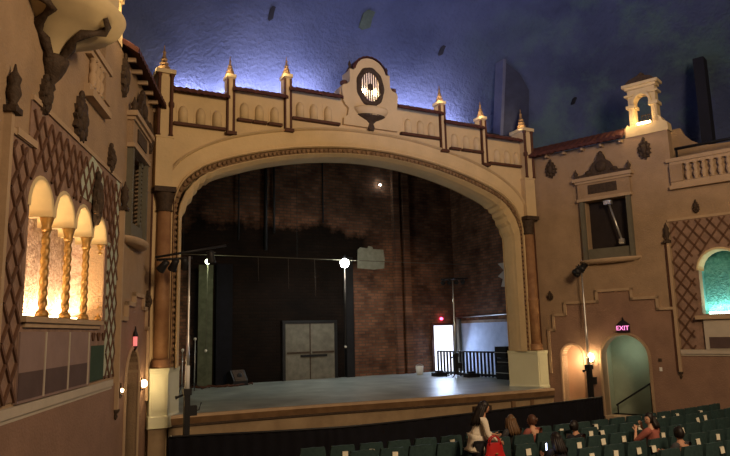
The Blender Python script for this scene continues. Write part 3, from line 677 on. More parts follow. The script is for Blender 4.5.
# ---- bell arches
for F, u0, side in ((FR, 3.68, 'right'), (FL, 3.95, 'left')):
    t = thing('bell_arch', 'small lit open bell arch with tiled cap on top of the %s wall' % side, 'belfry', F(u0+.65, 9.75, -.2))
    z = 9.72; w = 1.10; a, b = u0+.08, u0+w
    build('pedestal', MB(F).prism([(a-.10, z-.3), (b+.26, z-.3), (b+.24, z-.02), (b+.12, z+.06), (b+.04, z+.22), (b-.02, z+.24), (b-.02, z+.06), (a+.02, z+.06), (a-.02, z+.14), (a-.08, z+.02)], -.4, .03), M['shell'], parent=t)
    for k, (p, q) in enumerate(((a, a+.28), (b-.28, b))):
        build('pier', MB(F).box(p+.06, q-.04, z+.06, z+.70, -.34, .0).box(p+.11, q-.09, z+.12, z+.62, 0, .04), M['shell'], parent=t)
        build('pier_capital', MB(F).box(p+.0, q+.02, z+.68, z+.79, -.38, .07), M['shell'], parent=t)
    lp = arch_loop(a+.27, b-.27, z+.78, z+1.12, 12)
    pts = [(b-.06, z+.80), (b-.06, z+1.35), (a+.06, z+1.35), (a+.06, z+.80)]+list(reversed(lp[0:]))
    build('arch_head', MB(F).prism(pts, -.32, -.02), M['shell'], parent=t)
    ri = arch_loop(a+.27, b-.27, z+.80, z+1.12, 12); ro = arch_loop(a+.19, b-.19, z+.80, z+1.20, 12)
    mb = MB(F); mb.loft([[(*p, o) for p in c] for c, o in ((ri, -.02), (ri, .06), (ro, .06), (ro, -.02))], sm=False); build('archivolt', mb, M['shell'], parent=t)
    for p, q in ((a-.04, a+.26), (b-.26, b+.04)): build('string_course', MB(F).box(p, q, z+1.12, z+1.18, -.36, .06), M['shell'], parent=t)
    build('entablature', MB(F).box(a-.0, b+.0, z+1.35, z+1.44, -.36, .05).box(a-.08, b+.08, z+1.44, z+1.54, -.42, .12), M['shell'], parent=t)
    build('tile_cap', MB(F).prism([(a-.02, z+1.54), (b+.02, z+1.54), (b-.15, z+1.70), (b-.5, z+1.80), (a+.5, z+1.80), (a+.15, z+1.70)], -.5, .05), M['dark'], parent=t)
    mb = MB(F); mb.lathe((a+b)/2, -.2, [(.12, z+1.8), (.08, z+1.84), (.12, z+1.88), (.05, z+1.93), (.01, z+1.97)], 8); build('finial', mb, M['dark'], parent=t)
    mb = MB(F)
    for i in range(5): x = a+.36+i*(b-a-.72)/4; mb.tube([(x, z+.1, -.38), (x, z+.5, -.38)], .012, 6)
    mb.tube([(a+.33, z+.48, -.38), (b-.33, z+.48, -.38)], .012, 6); build('railing', mb, M['dark'], parent=t)
    build('lamp_strip', MB(F).box(a+.3, b-.28, z+.06, z+.15, -.04, .01), M['g_sill'], parent=t)
    light('POINT', F((a+b)/2, z+.26, .16), 14, (1, .66, .3), .08, name='bell_arch_light')
    light('POINT', F(a-.05, z+.15, .28), 9, (1, .66, .3), .06, name='bell_arch_light')

# ---- balustrades and set-back parapets
def baluster_mb(F, u, z, h, o):
    mb = MB(F); mb.lathe(u, o, [(.08, z), (.08, z+.04*h), (.05, z+.08*h), (.09, z+.3*h), (.07, z+.48*h), (.045, z+.56*h), (.085, z+.74*h), (.05, z+.92*h), (.08, z+.95*h), (.08, z+h)], 10)
    return mb
for F, u0, u1, side, oo in ((FR, 4.98, 9.4, 'right', .02), (FL, 5.15, 6.4, 'left', .02)):
    t = thing('balustrade', 'plaster balustrade with bulbous balusters high on the %s wall' % side, 'balustrade', F((u0+u1)/2, 7.35, .1))
    build('base_ledge', MB(F).box(u0-.05, u1, 7.38, 7.50, 0, .16).box(u0, u1, 7.50, 7.62, 0, .10), M['trim'], parent=t)
    build('top_rail', MB(F).box(u0-.1, u1, 8.28, 8.40, -.12, .14).box(u0, u1, 8.18, 8.28, -.08, .10), M['trim'], parent=t)
    build('end_pier', MB(F).box(u0, u0+.38, 7.62, 8.18, -.08, .14), M['wall'], parent=t)
    build('back_panel', MB(F).box(u0, u1, 7.5, 8.2, -.1, -.02), M['wall'], parent=t)
    u = u0+.52; k = 0
    while u < u1-.1:
        build('baluster', baluster_mb(F, u, 7.62, .56, .06), M['trim'], parent=t); u += .235
mb = MB(FR)
pp = [(12, 7.4), (12, 8.95)]+[(10, 8.95), (6.4, 8.95), (5.9, 8.98), (5.6, 9.08), (5.35, 9.25), (5.15, 9.5), (5.05, 9.75), (4.7, 9.75), (4.7, 7.4)]
mb.prism(pp, -1.5, -1.3); tag(build('setback_parapet', mb, M['wall']), 'set-back parapet with a curved top behind the right balustrade', 'parapet')
t = thing('iron_rail', 'dark horizontal guard rail behind the right balustrade', 'rail', FR(6.5, 8.4, -.5))
build('rail_bar', MB(FR).tube([(5.05, 8.82, -.4), (9, 8.82, -.4)], .05), M['black'], parent=t); build('post', MB(FR).tube([(5.1, 7.4, -.4), (5.1, 8.82, -.4)], .04), M['black'], parent=t)
build('post', MB(FR).tube([(6.9, 7.4, -.4), (6.9, 8.82, -.4)], .04), M['black'], parent=t)
tag(build('setback_parapet', MB(FL).box(5.0, 9, 7.4, 8.9, -1.5, -1.3), M['wall']), 'set-back parapet in the gap behind the left balustrade', 'parapet')

# ---- bowl balcony on the left wall
bu = 8.2
t = thing('bowl_balcony', 'big cream bowl-shaped balcony jutting from the top of the left wall', 'balcony', FL(bu, 7.2, .2))
mb = MB(FL); prof = [(.08, 7.15), (.18, 7.34), (.40, 7.54), (.70, 7.70), (.95, 7.82), (1.04, 7.90), (1.08, 7.99), (1.03, 8.05), (.96, 8.08), (.95, 9.2)]
mb.lathe(bu, 0, prof, 40, 0, PI); build('bowl', mb, M['shell'], parent=t)
mb = MB(FL); mb.lathe(bu, 0, [(.8, 9.2), (.98, 9.22), (.98, 9.34), (.8, 9.36)], 36, 0, PI); build('rim', mb, M['trim'], parent=t)
for k, th in enumerate((.42*PI, .06*PI)):
    mb = MB(FL); pts = []; rr = []
    for i, (r, z) in enumerate([(.10, 7.08), (.2, 7.2), (.28, 7.32), (.42, 7.42), (.55, 7.5), (.70, 7.58), (.84, 7.65), (.95, 7.71), (1.05, 7.76), (1.12, 7.80)]):
        a = th+.2*sin(i*1.1)*(1 if k < 1 else .8); r *= .84; pts.append((bu+r*cos(a), z, r*sin(a))); rr.append((.06, .10, .06, .085, .05, .08, .045, .075, .05, .04)[i])
    mb.tube(pts, rr, 8); build('leaf_bracket', mb, M['dark'], parent=t)
mb = MB(FL); mb.lathe(bu, .06, [(.01, 6.72), (.07, 6.8), (.05, 6.88), (.14, 7.0), (.2, 7.12), (.24, 7.25), (.1, 7.35)], 12); build('pendant', mb, M['dark'], parent=t)

# ---- arcade on the left (gilded twisted columns) and niche on the right
def twist(a, b): return 1-.24*abs(cos(a-b*20))**3
def arcade(F, cols, z0, zs, label, mback, glow_m, lightcol, power, colw, cat='arcade', grp=None, depth=.55, co=-.07):
    t = thing('niche_arcade', label, cat, F((cols[0]+cols[-1])/2, z0, 0))
    build('back_wall', MB(F).box(cols[0]-.3, cols[-1]+.1, z0-.15, zs+1.1, -depth-.2, -depth-.1), mback, parent=t)
    build('floor_shelf', MB(F).box(cols[0]-.1, cols[-1]+.1, z0-.12, z0-.0, -depth-.2, -.01), M['shell'], parent=t)
    build('end_wall', MB(F).box(cols[0]-.02, cols[0]+.04, z0-.1, zs+1.1, -depth-.2, -.02), mback, parent=t)
    build('end_wall', MB(F).box(cols[-1]-.04, cols[-1]+.02, z0-.1, zs+1.1, -depth-.2, -.02), mback, parent=t)
    for i, (a, b) in enumerate(zip(cols[:-1], cols[1:])):
        r = (b-a-.2)/2
        r = (b-a)/2-.08; lo = arch_loop(a+.08, b-.08, zs, zs+r, 12); hi = arch_loop(a+.0, b-.0, zs-.0, zs+r+.08, 12)
        mb = MB(F); mb.loft([[(*p, o) for p in c] for c, o in ((lo, -depth), (lo, .02), (blend(lo, hi, .5), .05), (hi, .03), (hi, 0))]); build('arch_hood', mb, M['shell'], parent=t)
        build('light_strip', MB(F).box(a+.14, b-.14, z0, z0+.07, -depth+.08, -depth+.12), glow_m, parent=t)
        light('AREA', F((a+b)/2, z0+.10, -depth+.06), power, lightcol, b-a-.25, target=F((a+b)/2, z0+.75, -depth-.14), name='niche_light', sy=.1)
    ends = cols[:-1]
    for c in ends:
        q = thing('twisted_column', '', 'column', F(c, z0, .06))
        build('shaft', MB(F).lathe(c, co, [(colw, z0+.10+i*(zs-z0-.32)/80) for i in range(81)], 14, tw=twist), M['gold'], parent=q)
        build('capital', MB(F).lathe(c, co, [(colw, zs-.22), (colw*1.3, zs-.18), (colw*1.05, zs-.14), (colw*1.5, zs-.03), (colw*1.6, zs)], 12), M['gold'], parent=q)
        build('column_base', MB(F).lathe(c, co, [(colw*1.5, z0), (colw*1.5, z0+.04), (colw*1.1, z0+.10)], 12), M['gold'], parent=q)
        cols_out.append((q, c))
cols_out = []
arcade(FL, Lcols, 3.42, 4.93, 'row of four round-headed niches glowing amber on the left wall', M['stucco_warm'], M['g_sill'], (1, .70, .38), 34, .066)
names = ['nearest the stage', 'second from the stage end', 'in the middle of the row', 'second from the audience end', 'nearest the audience']
for (q, c), nme in zip(cols_out, names): q['label'] = 'gilded twisted column of the left arcade, %s' % nme
cols_out = []
arcade(FR, [5.42, 6.78, 8.14], 3.36, 4.72, 'round-headed teal niche lit from below on the right wall', M['stucco_teal'], M['g_tealsill'], (.8, 1, .92), 16, .045, cat='niche')
for (q, c), nme in zip(cols_out, ['at the stage side of the teal niche', 'at the audience side of the teal niche']): q['label'] = 'slim gilded twisted column %s' % nme
# sills and panelled boxes under them
t = thing('panelled_box', 'mauve panelled box below the amber arcade on the left wall', 'panel box', FL(7.1, 2.3, .1))
build('sill', MB(FL).box(4.85, 8.75, 3.33, 3.41, 0, .10).box(4.95, 8.65, 3.26, 3.33, 0, .06), M['trim'], parent=t)
build('body', MB(FL).box(5.45, 8.75, 2.26, 3.2, .0, .045), M['mauve'], parent=t)
for i in range(4):
    a = 5.52+i*1.1 if i else 5.52
ds = [5.45, 5.6, 6.7, 7.8, 8.8]
for a, b in zip(ds[1:-1], ds[2:]): build('dark_panel', MB(FL).box(a+.05, b-.05, 2.30, 2.66, .045, .052), M['mauve_dk'], parent=t)
for a in ds[1:-1]: build('divider', MB(FL).box(a-.02, a+.02, 2.28, 3.2, .045, .06), M['ledge'], parent=t)
tag(build('recess_panel', MB(FL).box(4.5, 5.44, 2.3, 2.95, .021, .04), M['green_dk']), 'dark green panel between the mauve box and the pale lattice', 'panel')
t = thing('panelled_box', 'pale panelled box below the teal niche on the right wall', 'panel box', FR(7, 2.3, .1))
build('sill', MB(FR).box(5.3, 9.2, 3.2, 3.32, 0, .22), M['trim'], parent=t)
build('body', MB(FR).box(5.5, 9.0, 2.28, 3.2, 0, .12), M['ledge'], parent=t)
build('dark_panel', MB(FR).box(5.62, 9.0, 2.32, 2.66, .12, .135), M['mauve_dk'], parent=t)

# ---- exit signs, sconces, switches
def text_mesh(txt, size):
    cu = bpy.data.curves.new('t', 'FONT'); cu.body = txt; cu.size = size; cu.extrude = .006; cu.align_x = 'CENTER'; cu.align_y = 'CENTER'
    o = bpy.data.objects.new('t', cu); COL.objects.link(o); dg = bpy.context.evaluated_depsgraph_get()
    me = bpy.data.meshes.new_from_object(o.evaluated_get(dg)); bpy.data.objects.remove(o); return me
def exit_sign(F, u, z, o, label, mirror=1, glow_face=False):
    t = thing('exit_sign', label, 'exit sign', F(u, z, o))
    build('housing', MB(F).box(u-.21, u+.21, z-.13, z+.13, 0, o), M['black'], parent=t)
    mb = MB(F); mb.prism([(u-.2, z+.13), (u+.2, z+.13), (u+.1, z+.22), (u+.03, z+.26), (u, z+.36), (u-.03, z+.26), (u-.1, z+.22)], .02, o-.02); build('iron_crest', mb, M['black'], parent=t)
    build('glass', MB(F).box(u-.19, u+.19, z-.11, z+.11, o, o+.004), M['g_exitb'] , parent=t)
    me = text_mesh('EXIT', .21); mb = MB(lambda a, b, c=0: F(u+mirror*a, z+b, o+.012+c)); mb.raw([tuple(v.co) for v in me.vertices], [tuple(p.vertices) for p in me.polygons])
    lt = build('letters', mb, M['g_exit'], parent=t); lt['label'] = 'glowing pink letters EXIT'
    return t
exit_sign(FR, 3.02, 2.98, .12, 'pink glowing EXIT sign over the large right doorway', 1)
light('POINT', FR(3.02, 3.02, .3), .35, (1, .25, .6), .08, name='exit_light')
t = thing('exit_lantern', 'red-lit iron exit lantern over the left doorway', 'exit sign', FL(1.86, 3.0, .12))
build('housing', MB(FL).box(1.80, 1.92, 2.88, 3.10, .04, .11), M['g_lantern'], parent=t)
build('lantern_cap', MB(FL).lathe(1.86, .075, [(.075, 3.10), (.06, 3.15), (.03, 3.22), (.01, 3.34)], 8), M['black'], parent=t)
build('lantern_foot', MB(FL).lathe(1.86, .075, [(.01, 2.76), (.04, 2.82), (.065, 2.88)], 8), M['black'], parent=t)
build('wall_bracket', MB(FL).box(1.83, 1.89, 2.86, 3.12, 0, .045), M['black'], parent=t)
light('POINT', FL(1.86, 3.0, .4), 1.0, (1, .15, .2), .08, name='exit_light')
def sconce(F, u, z, label, power, r=.10, q=1.):
    t = thing('wall_sconce', label, 'wall lamp', F(u, z, .1))
    build('back_plate', MB(F).prism([(u-.06, z-.16), (u+.06, z-.16), (u+.08, z), (u, z+.16), (u-.08, z)], .02, .05), M['dark'], parent=t)
    build('arm', MB(F).tube([(u, z-.1, .04), (u, z-.16, .1*q), (u, z-.1, .16*q)], .015, 6), M['dark'], parent=t)
    build('bulb', MB(F).sphere((u, z, .17*q), (r, r*1.2, r)), M['g_warm'], parent=t)
    light('POINT', F(u, z+.0, .36), power, (1, .68, .34), .08, name='sconce_light')
sconce(FR, 1.86, 2.02, 'bright bare wall lamp between the two right wall doorways', 18, .12)
sconce(FL, .80, 1.93, 'bright wall lamp between the left doorway and the stage arch', 9, .075, .6)
sconce(FL, 2.98, 1.95, 'small wall lamp on the audience side of the left doorway', 1.2, .03, .4)
tag(build('switch_plate', MB(FR).box(4.05, 4.13, 1.6, 1.72, .025, .05), M['white']), 'small white switch right of the large right doorway', 'switch')
tag(build('switch_plate', MB(FR).box(4.04, 4.14, 1.9, 2.0, .025, .05), M['dark']), 'small dark switch box above the white switch on the right wall', 'switch')
light('POINT', FR(1.15, 1.9, -.62), 30, (1, .72, .42), .1, name='lobby_light')
light('POINT', FR(2.75, 2.2, -.95), 10, (.9, 1, .8), .1, name='lobby_light')

# ---- pit rail: black cloth screen in front of the stage
pr = [(-6.74, -2.3), (-5.64, -2.62), (-4.55, -2.98), (-3.5, -3.25), (-2.68, -3.42), (-1.25, -3.45), (.38, -3.35), (2.2, -3.2), (3.6, -3.05), (5.2, -2.85), (6.3, -2.72), (6.9, -2.62)]
def smoothpath(p, n=8):
    out = []
    for i in range(len(p)-1):
        a = p[max(i-1, 0)]; b = p[i]; c = p[i+1]; d = p[min(i+2, len(p)-1)]
        for k in range(n):
            t = k/n; out.append(tuple(.5*((2*b[j])+(-a[j]+c[j])*t+(2*a[j]-5*b[j]+4*c[j]-d[j])*t*t+(-a[j]+3*b[j]-3*c[j]+d[j])*t**3) for j in range(2)))
    return out+[p[-1]]
sp = smoothpath(pr)
t = thing('pit_screen', 'long curved black cloth screen standing before the stage', 'screen', (0, -3.3, 0))
mb = MB(lambda a, b, c=0: Vector((a, c, b))); fine = smoothpath(pr, 24)
mb.loft([[(x, z, y+.02*sin(i*.9)) for i, (x, y) in enumerate(fine)] for z in (.01, .4, .79)]); build('cloth', mb, M['blackcloth'], parent=t)
mb = MB(lambda a, b, c=0: Vector((a, c, b))); mb.tube([(x, .8, y) for x, y in sp], .028, 8); build('top_rail', mb, M['black'], parent=t)
for i in range(0, len(sp), 12): build('post', MB(lambda a, b, c=0: Vector((a, c, b))).tube([(sp[i][0], 0, sp[i][1]+.05), (sp[i][0], .8, sp[i][1]+.05)], .02, 6), M['black'], parent=t)

# ---- light stands
def can(F, a, b, c, da, db, dc, r=.11, l=.3, parent=None, m=None):
    """a stage lamp: short can with a flared mouth and a yoke"""
    d = Vector((da, db, dc)).normalized(); p = Vector((a, b, c)); mb = MB(F)
    mb.tube([tuple(p-d*l*.5), tuple(p-d*l*.45), tuple(p), tuple(p+d*l*.4), tuple(p+d*l*.55)], [r*.35, r*.75, r*.85, r, r*1.08], 12)
    mb.tube([(a, b+r*1.5, c), (a, b+r*.2, c)], .018, 6); mb.box(a-r*1.1, a+r*1.1, b+r*.9, b+r*1.05, c-.02, c+.02)
    return build('lamp_can', mb, m or M['black'], parent=parent)
def stand(loc, label, base_h, mast_top, z0, bars, cans, ang=0., silver=None, legr=.5, grp=None):
    F = FA(loc, ang); t = thing('light_stand', label, 'light stand', loc)
    mb = MB(F); mb.box(-.07, .07, .12, base_h, -.07, .07); mb.box(-.1, .1, base_h-.12, base_h+.04, -.1, .1); build('lower_mast', mb, M['black'], parent=t)
    mb = MB(F); mb.box(.06, .24, base_h-.62, base_h-.38, -.08, .08); build('winch', mb, M['black'], parent=t)
    build('crank_handle', MB(F).tube([(.24, base_h-.5, 0), (.30, base_h-.5, 0), (.36, base_h-.32, 0)], .018, 6), M['black'], parent=t)
    build('locking_lever', MB(F).tube([(-.06, base_h-.1, 0), (-.22, base_h-.15, 0), (-.28, base_h-.165, 0)], [.025, .03, .05], 8), M['black'], parent=t)
    mb = MB(F); mb.lathe(0, 0, [(.045, base_h), (.045, (base_h+mast_top)*.45), (.034, (base_h+mast_top)*.45+.02), (.034, mast_top*.8), (.026, mast_top*.8+.02), (.026, mast_top)], 12); build('mast', mb, M['steel'], parent=t)
    for k in range(4):
        a = PI/4+k*PI/2; ca, sa = cos(a), sin(a)
        build('leg', MB(F).tube([(0, .3, 0), (legr*.5*ca, .12, legr*.5*sa), (legr*ca, .03, legr*sa)], .024, 6), M['black'], parent=t)
    for (p, q) in bars: build('crossbar', MB(F).tube([p, q], .03, 8), M['black'], parent=t)
    for c in cans: can(F, *c, parent=t)
    if silver: build('silver_sleeve', MB(F).lathe(0, 0, [(.062, silver[0]), (.062, silver[1])], 12), M['white'], parent=t)  # silver sleeve coloured white, putting the bright lamplight on it into its colour
    return t
stand((-6.15, -1.4, 0), 'tall lamp stand with four black lamps on a crossbar at the stage left corner', 1.75, 5.1, 0,
      [((-.85, 5.05, 0), (.95, 5.42, 0)), ((-.8, 5.0, .1), (.1, 5.08, .1))], [(-.62, 4.86, .1, -.5, -.7, .5), (-.36, 4.90, .1, -.2, -.7, .6), (-.10, 4.94, .1, .2, -.7, .5), (.55, 5.12, .0, .2, -1, .3)], silver=(1.75, 2.35))
bpy.data.objects['light_stand']['label'] = 'tall lamp stand with a long lamp crossbar beside the left pedestal'
stand((7.22, -1.86, 0), 'tall thin lamp stand with one black lamp before the right wall', 1.75, 5.05, 0, [((-.2, 5.1, 0), (.2, 5.22, 0))],
      [(-.12, 5.0, 0, -.8, -.45, -.2, .14, .42), (.1, 5.1, 0, -.8, -.45, -.2, .12, .36)])
ts = stand((7.1, 5.6, 1.0), 'lamp stand with four small lamps on the stage near the bright doorway', 1.0, 4.25, 0, [((-.55, 4.3, 0), (.75, 4.34, 0))],
      [(-.45, 4.18, 0, -.4, -.4, -.8, .10, .26), (-.15, 4.2, 0, -.4, -.4, -.8, .10, .26), (.18, 4.2, 0, -.4, -.4, -.8, .10, .26), (.5, 4.22, 0, -.4, -.4, -.8, .10, .26)], ang=-.2)

# ---- things on the stage
t = thing('hanging_pipe', 'thin horizontal pipe carrying two bare bulbs across the dark stage', 'pipe', (0, 7, 6.1))
build('pipe', MB(FP).tube([(-5.2, 6.2, -7), (9.5, 6.14, -7)], .016, 6), M['frame_grey'], parent=t)
for x in (-4.5, 0.2, 5.0): build('hanger_wire', MB(FP).tube([(x, 6.18, -7), (x, 13.9, -7)], .008, 5), M['black'], parent=t)
for (x, z, z2, g, r, lab, pw, colr) in ((2.37, 6.02, 2.45, 'g_white', .19, 'brilliant white bare bulb hanging over the middle of the stage', 300, (.98, 1, .93)), (-3.58, 5.92, 2.5, 'g_small', .10, 'small dim greenish bulb hanging at the left of the stage', 26, (.85, 1, .65))):
    t = thing('work_light', lab, 'work light', (x, 7, z))
    build('bulb', MB(FP).sphere((x, z, -6.9), r), M[g], parent=t)
    build('socket', MB(FP).lathe(x, -6.9, [(.05, z+r), (.05, z+r+.12), (.02, z+r+.16)], 8), M['black'], parent=t)
    build('pull_cord', MB(FP).tube([(x, z-r, -6.9), (x-.03, z2, -6.9)], .008, 6), M['frame_grey'], parent=t)
    build('cord_end', MB(FP).sphere((x-.03, z2, -6.9), .055, 8, 6), M['white'], parent=t)
    light('SPOT', (x, 6.75, z-.05), pw*1.7, colr, .12, target=(x, 8.6, 1), name='work_light_lamp', spot=150, blend=.35)
    light('POINT', (x, 6.6, z-.05), pw*.22, colr, .12, name='work_light_lamp')
t = thing('wall_light', 'tiny white point of light high on the stage back wall', 'lamp', (5.6, 9.4, 10.2))
build('bulb', MB(FP).sphere((5.62, 10.3, -9.3), .05, 8, 6), M['g_white'], parent=t); build('bracket', MB(FP).tube([(5.62, 10.3, -9.3), (5.62, 10.35, -9.5)], .02, 6), M['black'], parent=t)

t = thing('double_door', 'grey-white double door with iron strap in the dark back wall', 'door', (1.8, 9.45, 1))
for k, (a, b) in enumerate(((.58, 1.76), (1.80, 3.0))):
    lf = build('door_leaf', MB(FP).box(a, b, 1.0, 3.5, -9.5, -9.42), M['door'], parent=t)
    build('kick_panel', MB(FP).box(a+.1, b-.1, 1.1, 2.0, -9.42, -9.405), M['door'], parent=lf)
    build('strap', MB(FP).box(a+.08, b-.02, 2.16, 2.24, -9.42, -9.39), M['dark'], parent=lf)
build('bar', MB(FP).box(1.3, 2.6, 2.0, 2.10, -9.40, -9.36), M['black'], parent=t)
build('centre_post', MB(FP).box(1.755, 1.805, 1, 3.5, -9.45, -9.40), M['dark'], parent=t)
build('frame', MB(FP).box(.44, .58, 1, 3.64, -9.5, -9.38).box(3.0, 3.14, 1, 3.64, -9.5, -9.38).box(.58, 3.0, 3.5, 3.64, -9.5, -9.38), M['black'], parent=t)
rr = random.Random(3); sp_ = [(4.32, 6.1), (4.36, 7.0), (4.5, 7.12), (4.9, 7.08), (4.95, 7.2), (5.15, 7.18), (5.2, 7.06), (5.78, 7.05), (5.84, 6.6), (5.8, 6.12), (5.2, 6.05), (4.8, 6.08)]
tag(build('faded_sign', MB(FP).prism(sp_, -9.5, -9.45), M['sign']), 'faded grey rectangular sign panel on the stage brickwork', 'sign')
for (a, b, lab, m) in ((3.55, 3.95, 'dark steel post running up the back wall right of the double door', M['black']), (6.3, 6.62, 'brick pier on the back wall right of the faded sign', M['brick_side']), (6.85, 7.2, 'second brick pier nearer the bright doorway', M['brick_side'])):
    nm = 'wall_post' if m is M['black'] else 'brick_pier'
    tag(build(nm, MB(FP).box(a, b, 1.0, 13.9 if nm == 'brick_pier' else 6.6, -9.5, -9.22), m), lab, 'pier')
for k, (x, r) in enumerate(((-.35, .08), (.05, .05), (-1.6, .03), (2.5, .035))):
    tag(build('wall_pipe', MB(FP).tube([(x, (6.8, 7.6, 7.2, 8.2)[k], -9.38), (x, 13.9, -9.38)], r, 8), M['black']), ('thick dark pipe on the upper back wall', 'thinner dark pipe beside the thick one on the back wall', 'slim dark pipe left of the paired pipes', 'slim dark pipe above the brilliant bulb')[k], 'pipe')
tag(build('tall_flat', MB(FP).box(-3.45, -2.85, 1.0, 6.0, -8.9, -8.84), M['flat']), 'tall narrow grey-green flat standing under the small bulb', 'scenery flat')
tag(build('tall_flat', MB(FP).box(-2.6, -1.9, 1.0, 6.1, -9.3, -9.22), M['blackcloth']), 'black scenery flat right of the grey-green one', 'scenery flat')
for k, x in enumerate((-1.5, -.2, 1.0)):
    tag(build('hanging_rope', MB(FP).tube([(x, 6.16, -7), (x+.02, 5.2-.3*k, -7)], .010, 5), M['dark']), 'short cord hanging from the stage pipe, %s' % ('nearest the dim bulb', 'in the middle', 'nearest the brilliant bulb')[k], 'cord')
# wedge monitor
t = thing('floor_monitor', 'dark wedge loudspeaker tilted on the stage floor', 'loudspeaker', (-1.85, 8.6, 1))
F = FA((-1.85, 8.6, 1.0), .25)
wp = [(-.28, 0), (.28, 0), (.30, .5), (.02, .62), (-.28, .2)]
build('cabinet', MB(lambda a, b, c=0: F(c, b, a)).prism(wp, -.34, .34), M['black'], parent=t)
build('grille', MB(lambda a, b, c=0: F(c, b, a)).prism([(-.30, .20), (.0, .63), (.02, .62), (-.28, .18)], -.26, .26), M['dark'], parent=t)
build('speaker_cone', MB(F).sphere((0, .4, -.17), (.12, .12, .04)), M['black'], parent=t)
# microphone stands
for k, (x, y, h) in enumerate(((-4.5, 6.8, 1.5), (-3.9, 7.4, 1.9))):
    lab = ('slim stand with pale knob behind the left lamp stand', 'slim stand nearer the narrow flat at stage left')[k]
    t = thing('microphone_stand', lab, 'stand', (x, y, 1)); F = FA((x, y, 1), .3*k)
    build('pole', MB(F).tube([(0, .05, 0), (0, h, 0)], .02, 6), M['steel'], parent=t); build('head', MB(F).sphere((0, h+.05, 0), .06, 8, 6), M['white'], parent=t)
    for j in range(3): build('leg', MB(F).tube([(0, .3, 0), (.35*cos(j*2.1), .02, .35*sin(j*2.1))], .015, 6), M['black'], parent=t)
tag(build('road_case', MB(FP).box(-5.4, -4.75, 1.0, 1.75, -7.5, -7.0).box(-5.44, -4.71, 1.35, 1.40, -7.54, -6.96), M['black']), 'black equipment case at the left end of the stage', 'case')
tag(build('cable_heap', MB(FP).tube([(-3.6+.5*cos(i*.5)+.05*i, 1.03+.02*(i % 3), -8.3+.3*sin(i*.63)) for i in range(40)], .03, 6), M['redbrown']), 'reddish heap of cable on the floor at stage left', 'cable')
t = thing('bucket', 'small white bucket on the stage by the brick wall', 'bucket', (6.75, 8.05, 1))
build('pail', MB(FP).lathe(6.75, -8.05, [(.15, 1.0), (.19, 1.42), (.175, 1.42), (.14, 1.04)], 16), M['white'], parent=t)
build('handle', MB(FP).tube([(6.75+.19*cos(a), 1.4+.1*sin(a), -8.05+.0) for a in [PI*i/10 for i in range(11)]], .01, 5), M['steel'], parent=t)
# lit doorway at the back right
t = thing('back_doorway', 'brilliant white-lit doorway at the right end of the back wall', 'doorway', (9.1, 9.45, 1))
build('lit_opening', MB(FP).box(8.55, 9.75, 1.0, 3.28, -9.5, -9.47), M['g_day'], parent=t)
build('frame', MB(FP).box(8.42, 8.55, 1.0, 3.4, -9.5, -9.40).box(9.75, 9.86, 1, 3.4, -9.5, -9.40).box(8.55, 9.75, 3.28, 3.4, -9.5, -9.40), M['redbrown'], parent=t)
tag(build('corner_post', MB(FP).box(9.80, 9.96, 1.0, 3.6, -9.2, -9.0), M['door']), 'grey-brown upright post at the stage corner beside the bright doorway', 'post')
light('AREA', (9.0, 9.1, 2.6), 110, (.55, .70, 1), 1.2, target=(6.2, 4, .6), name='doorway_light', sy=1.8)
tag(build('exit_lamp', MB(FP).sphere((9.05, 3.62, -9.42), (.10, .07, .05), 10, 6), M['g_red']), 'small red exit lamp over the bright doorway', 'lamp')
light('POINT', (9.05, 9.2, 3.62), .8, (1, .1, .2), .05, name='red_light')
tag(build('conduit', MB(FX(10.0)).tube([(1, 3.78, .05), (9.4, 3.66, .05)], .03, 6), M['steel']), 'pale conduit running along the brick side wall', 'pipe')
tag(build('wall_beam', MB(FX(10.0)).box(3.5, 9.4, 3.36, 3.5, 0, .06), M['wood_dk']), 'brown board capping the white lower side wall', 'board')
tag(build('paint_patch', MB(FX(10.0)).prism([(4.6, 4.9), (5.75, 5.0), (5.6, 5.35), (5.95, 5.5), (5.5, 5.75), (5.9, 6.1), (4.6, 6.15)], 0, .012), M['ledge']), 'ragged whitewashed patch on the brick side wall', 'paint patch')
# railing of dark bars
t = thing('stage_railing', 'dark barred railing guarding the stair at stage right', 'railing', (8.4, 6, 1))
P0, P1 = Vector((7.85, 8.1)), Vector((8.1, 4.1)); nb = 17
Fr = lambda a, b, c=0: Vector((a, c, b))
build('top_rail', MB(Fr).box(0, 0, 0, 0, 0, 0).tube([(P0.x, 2.06, P0.y), (P1.x, 2.06, P1.y)], .035, 8), M['black'], parent=t)
build('bottom_rail', MB(Fr).tube([(P0.x, 1.08, P0.y), (P1.x, 1.08, P1.y)], .05, 8), M['black'], parent=t)
for i in range(nb+1):
    q = P0.lerp(P1, i/nb); w = .03
    b_ = build('bar', MB(Fr).box(q.x-w, q.x+w, 1.0, 2.06, q.y-w*1.3, q.y+w*1.3), M['redbrown'] if i in (4, 12) else M['black'], parent=t)
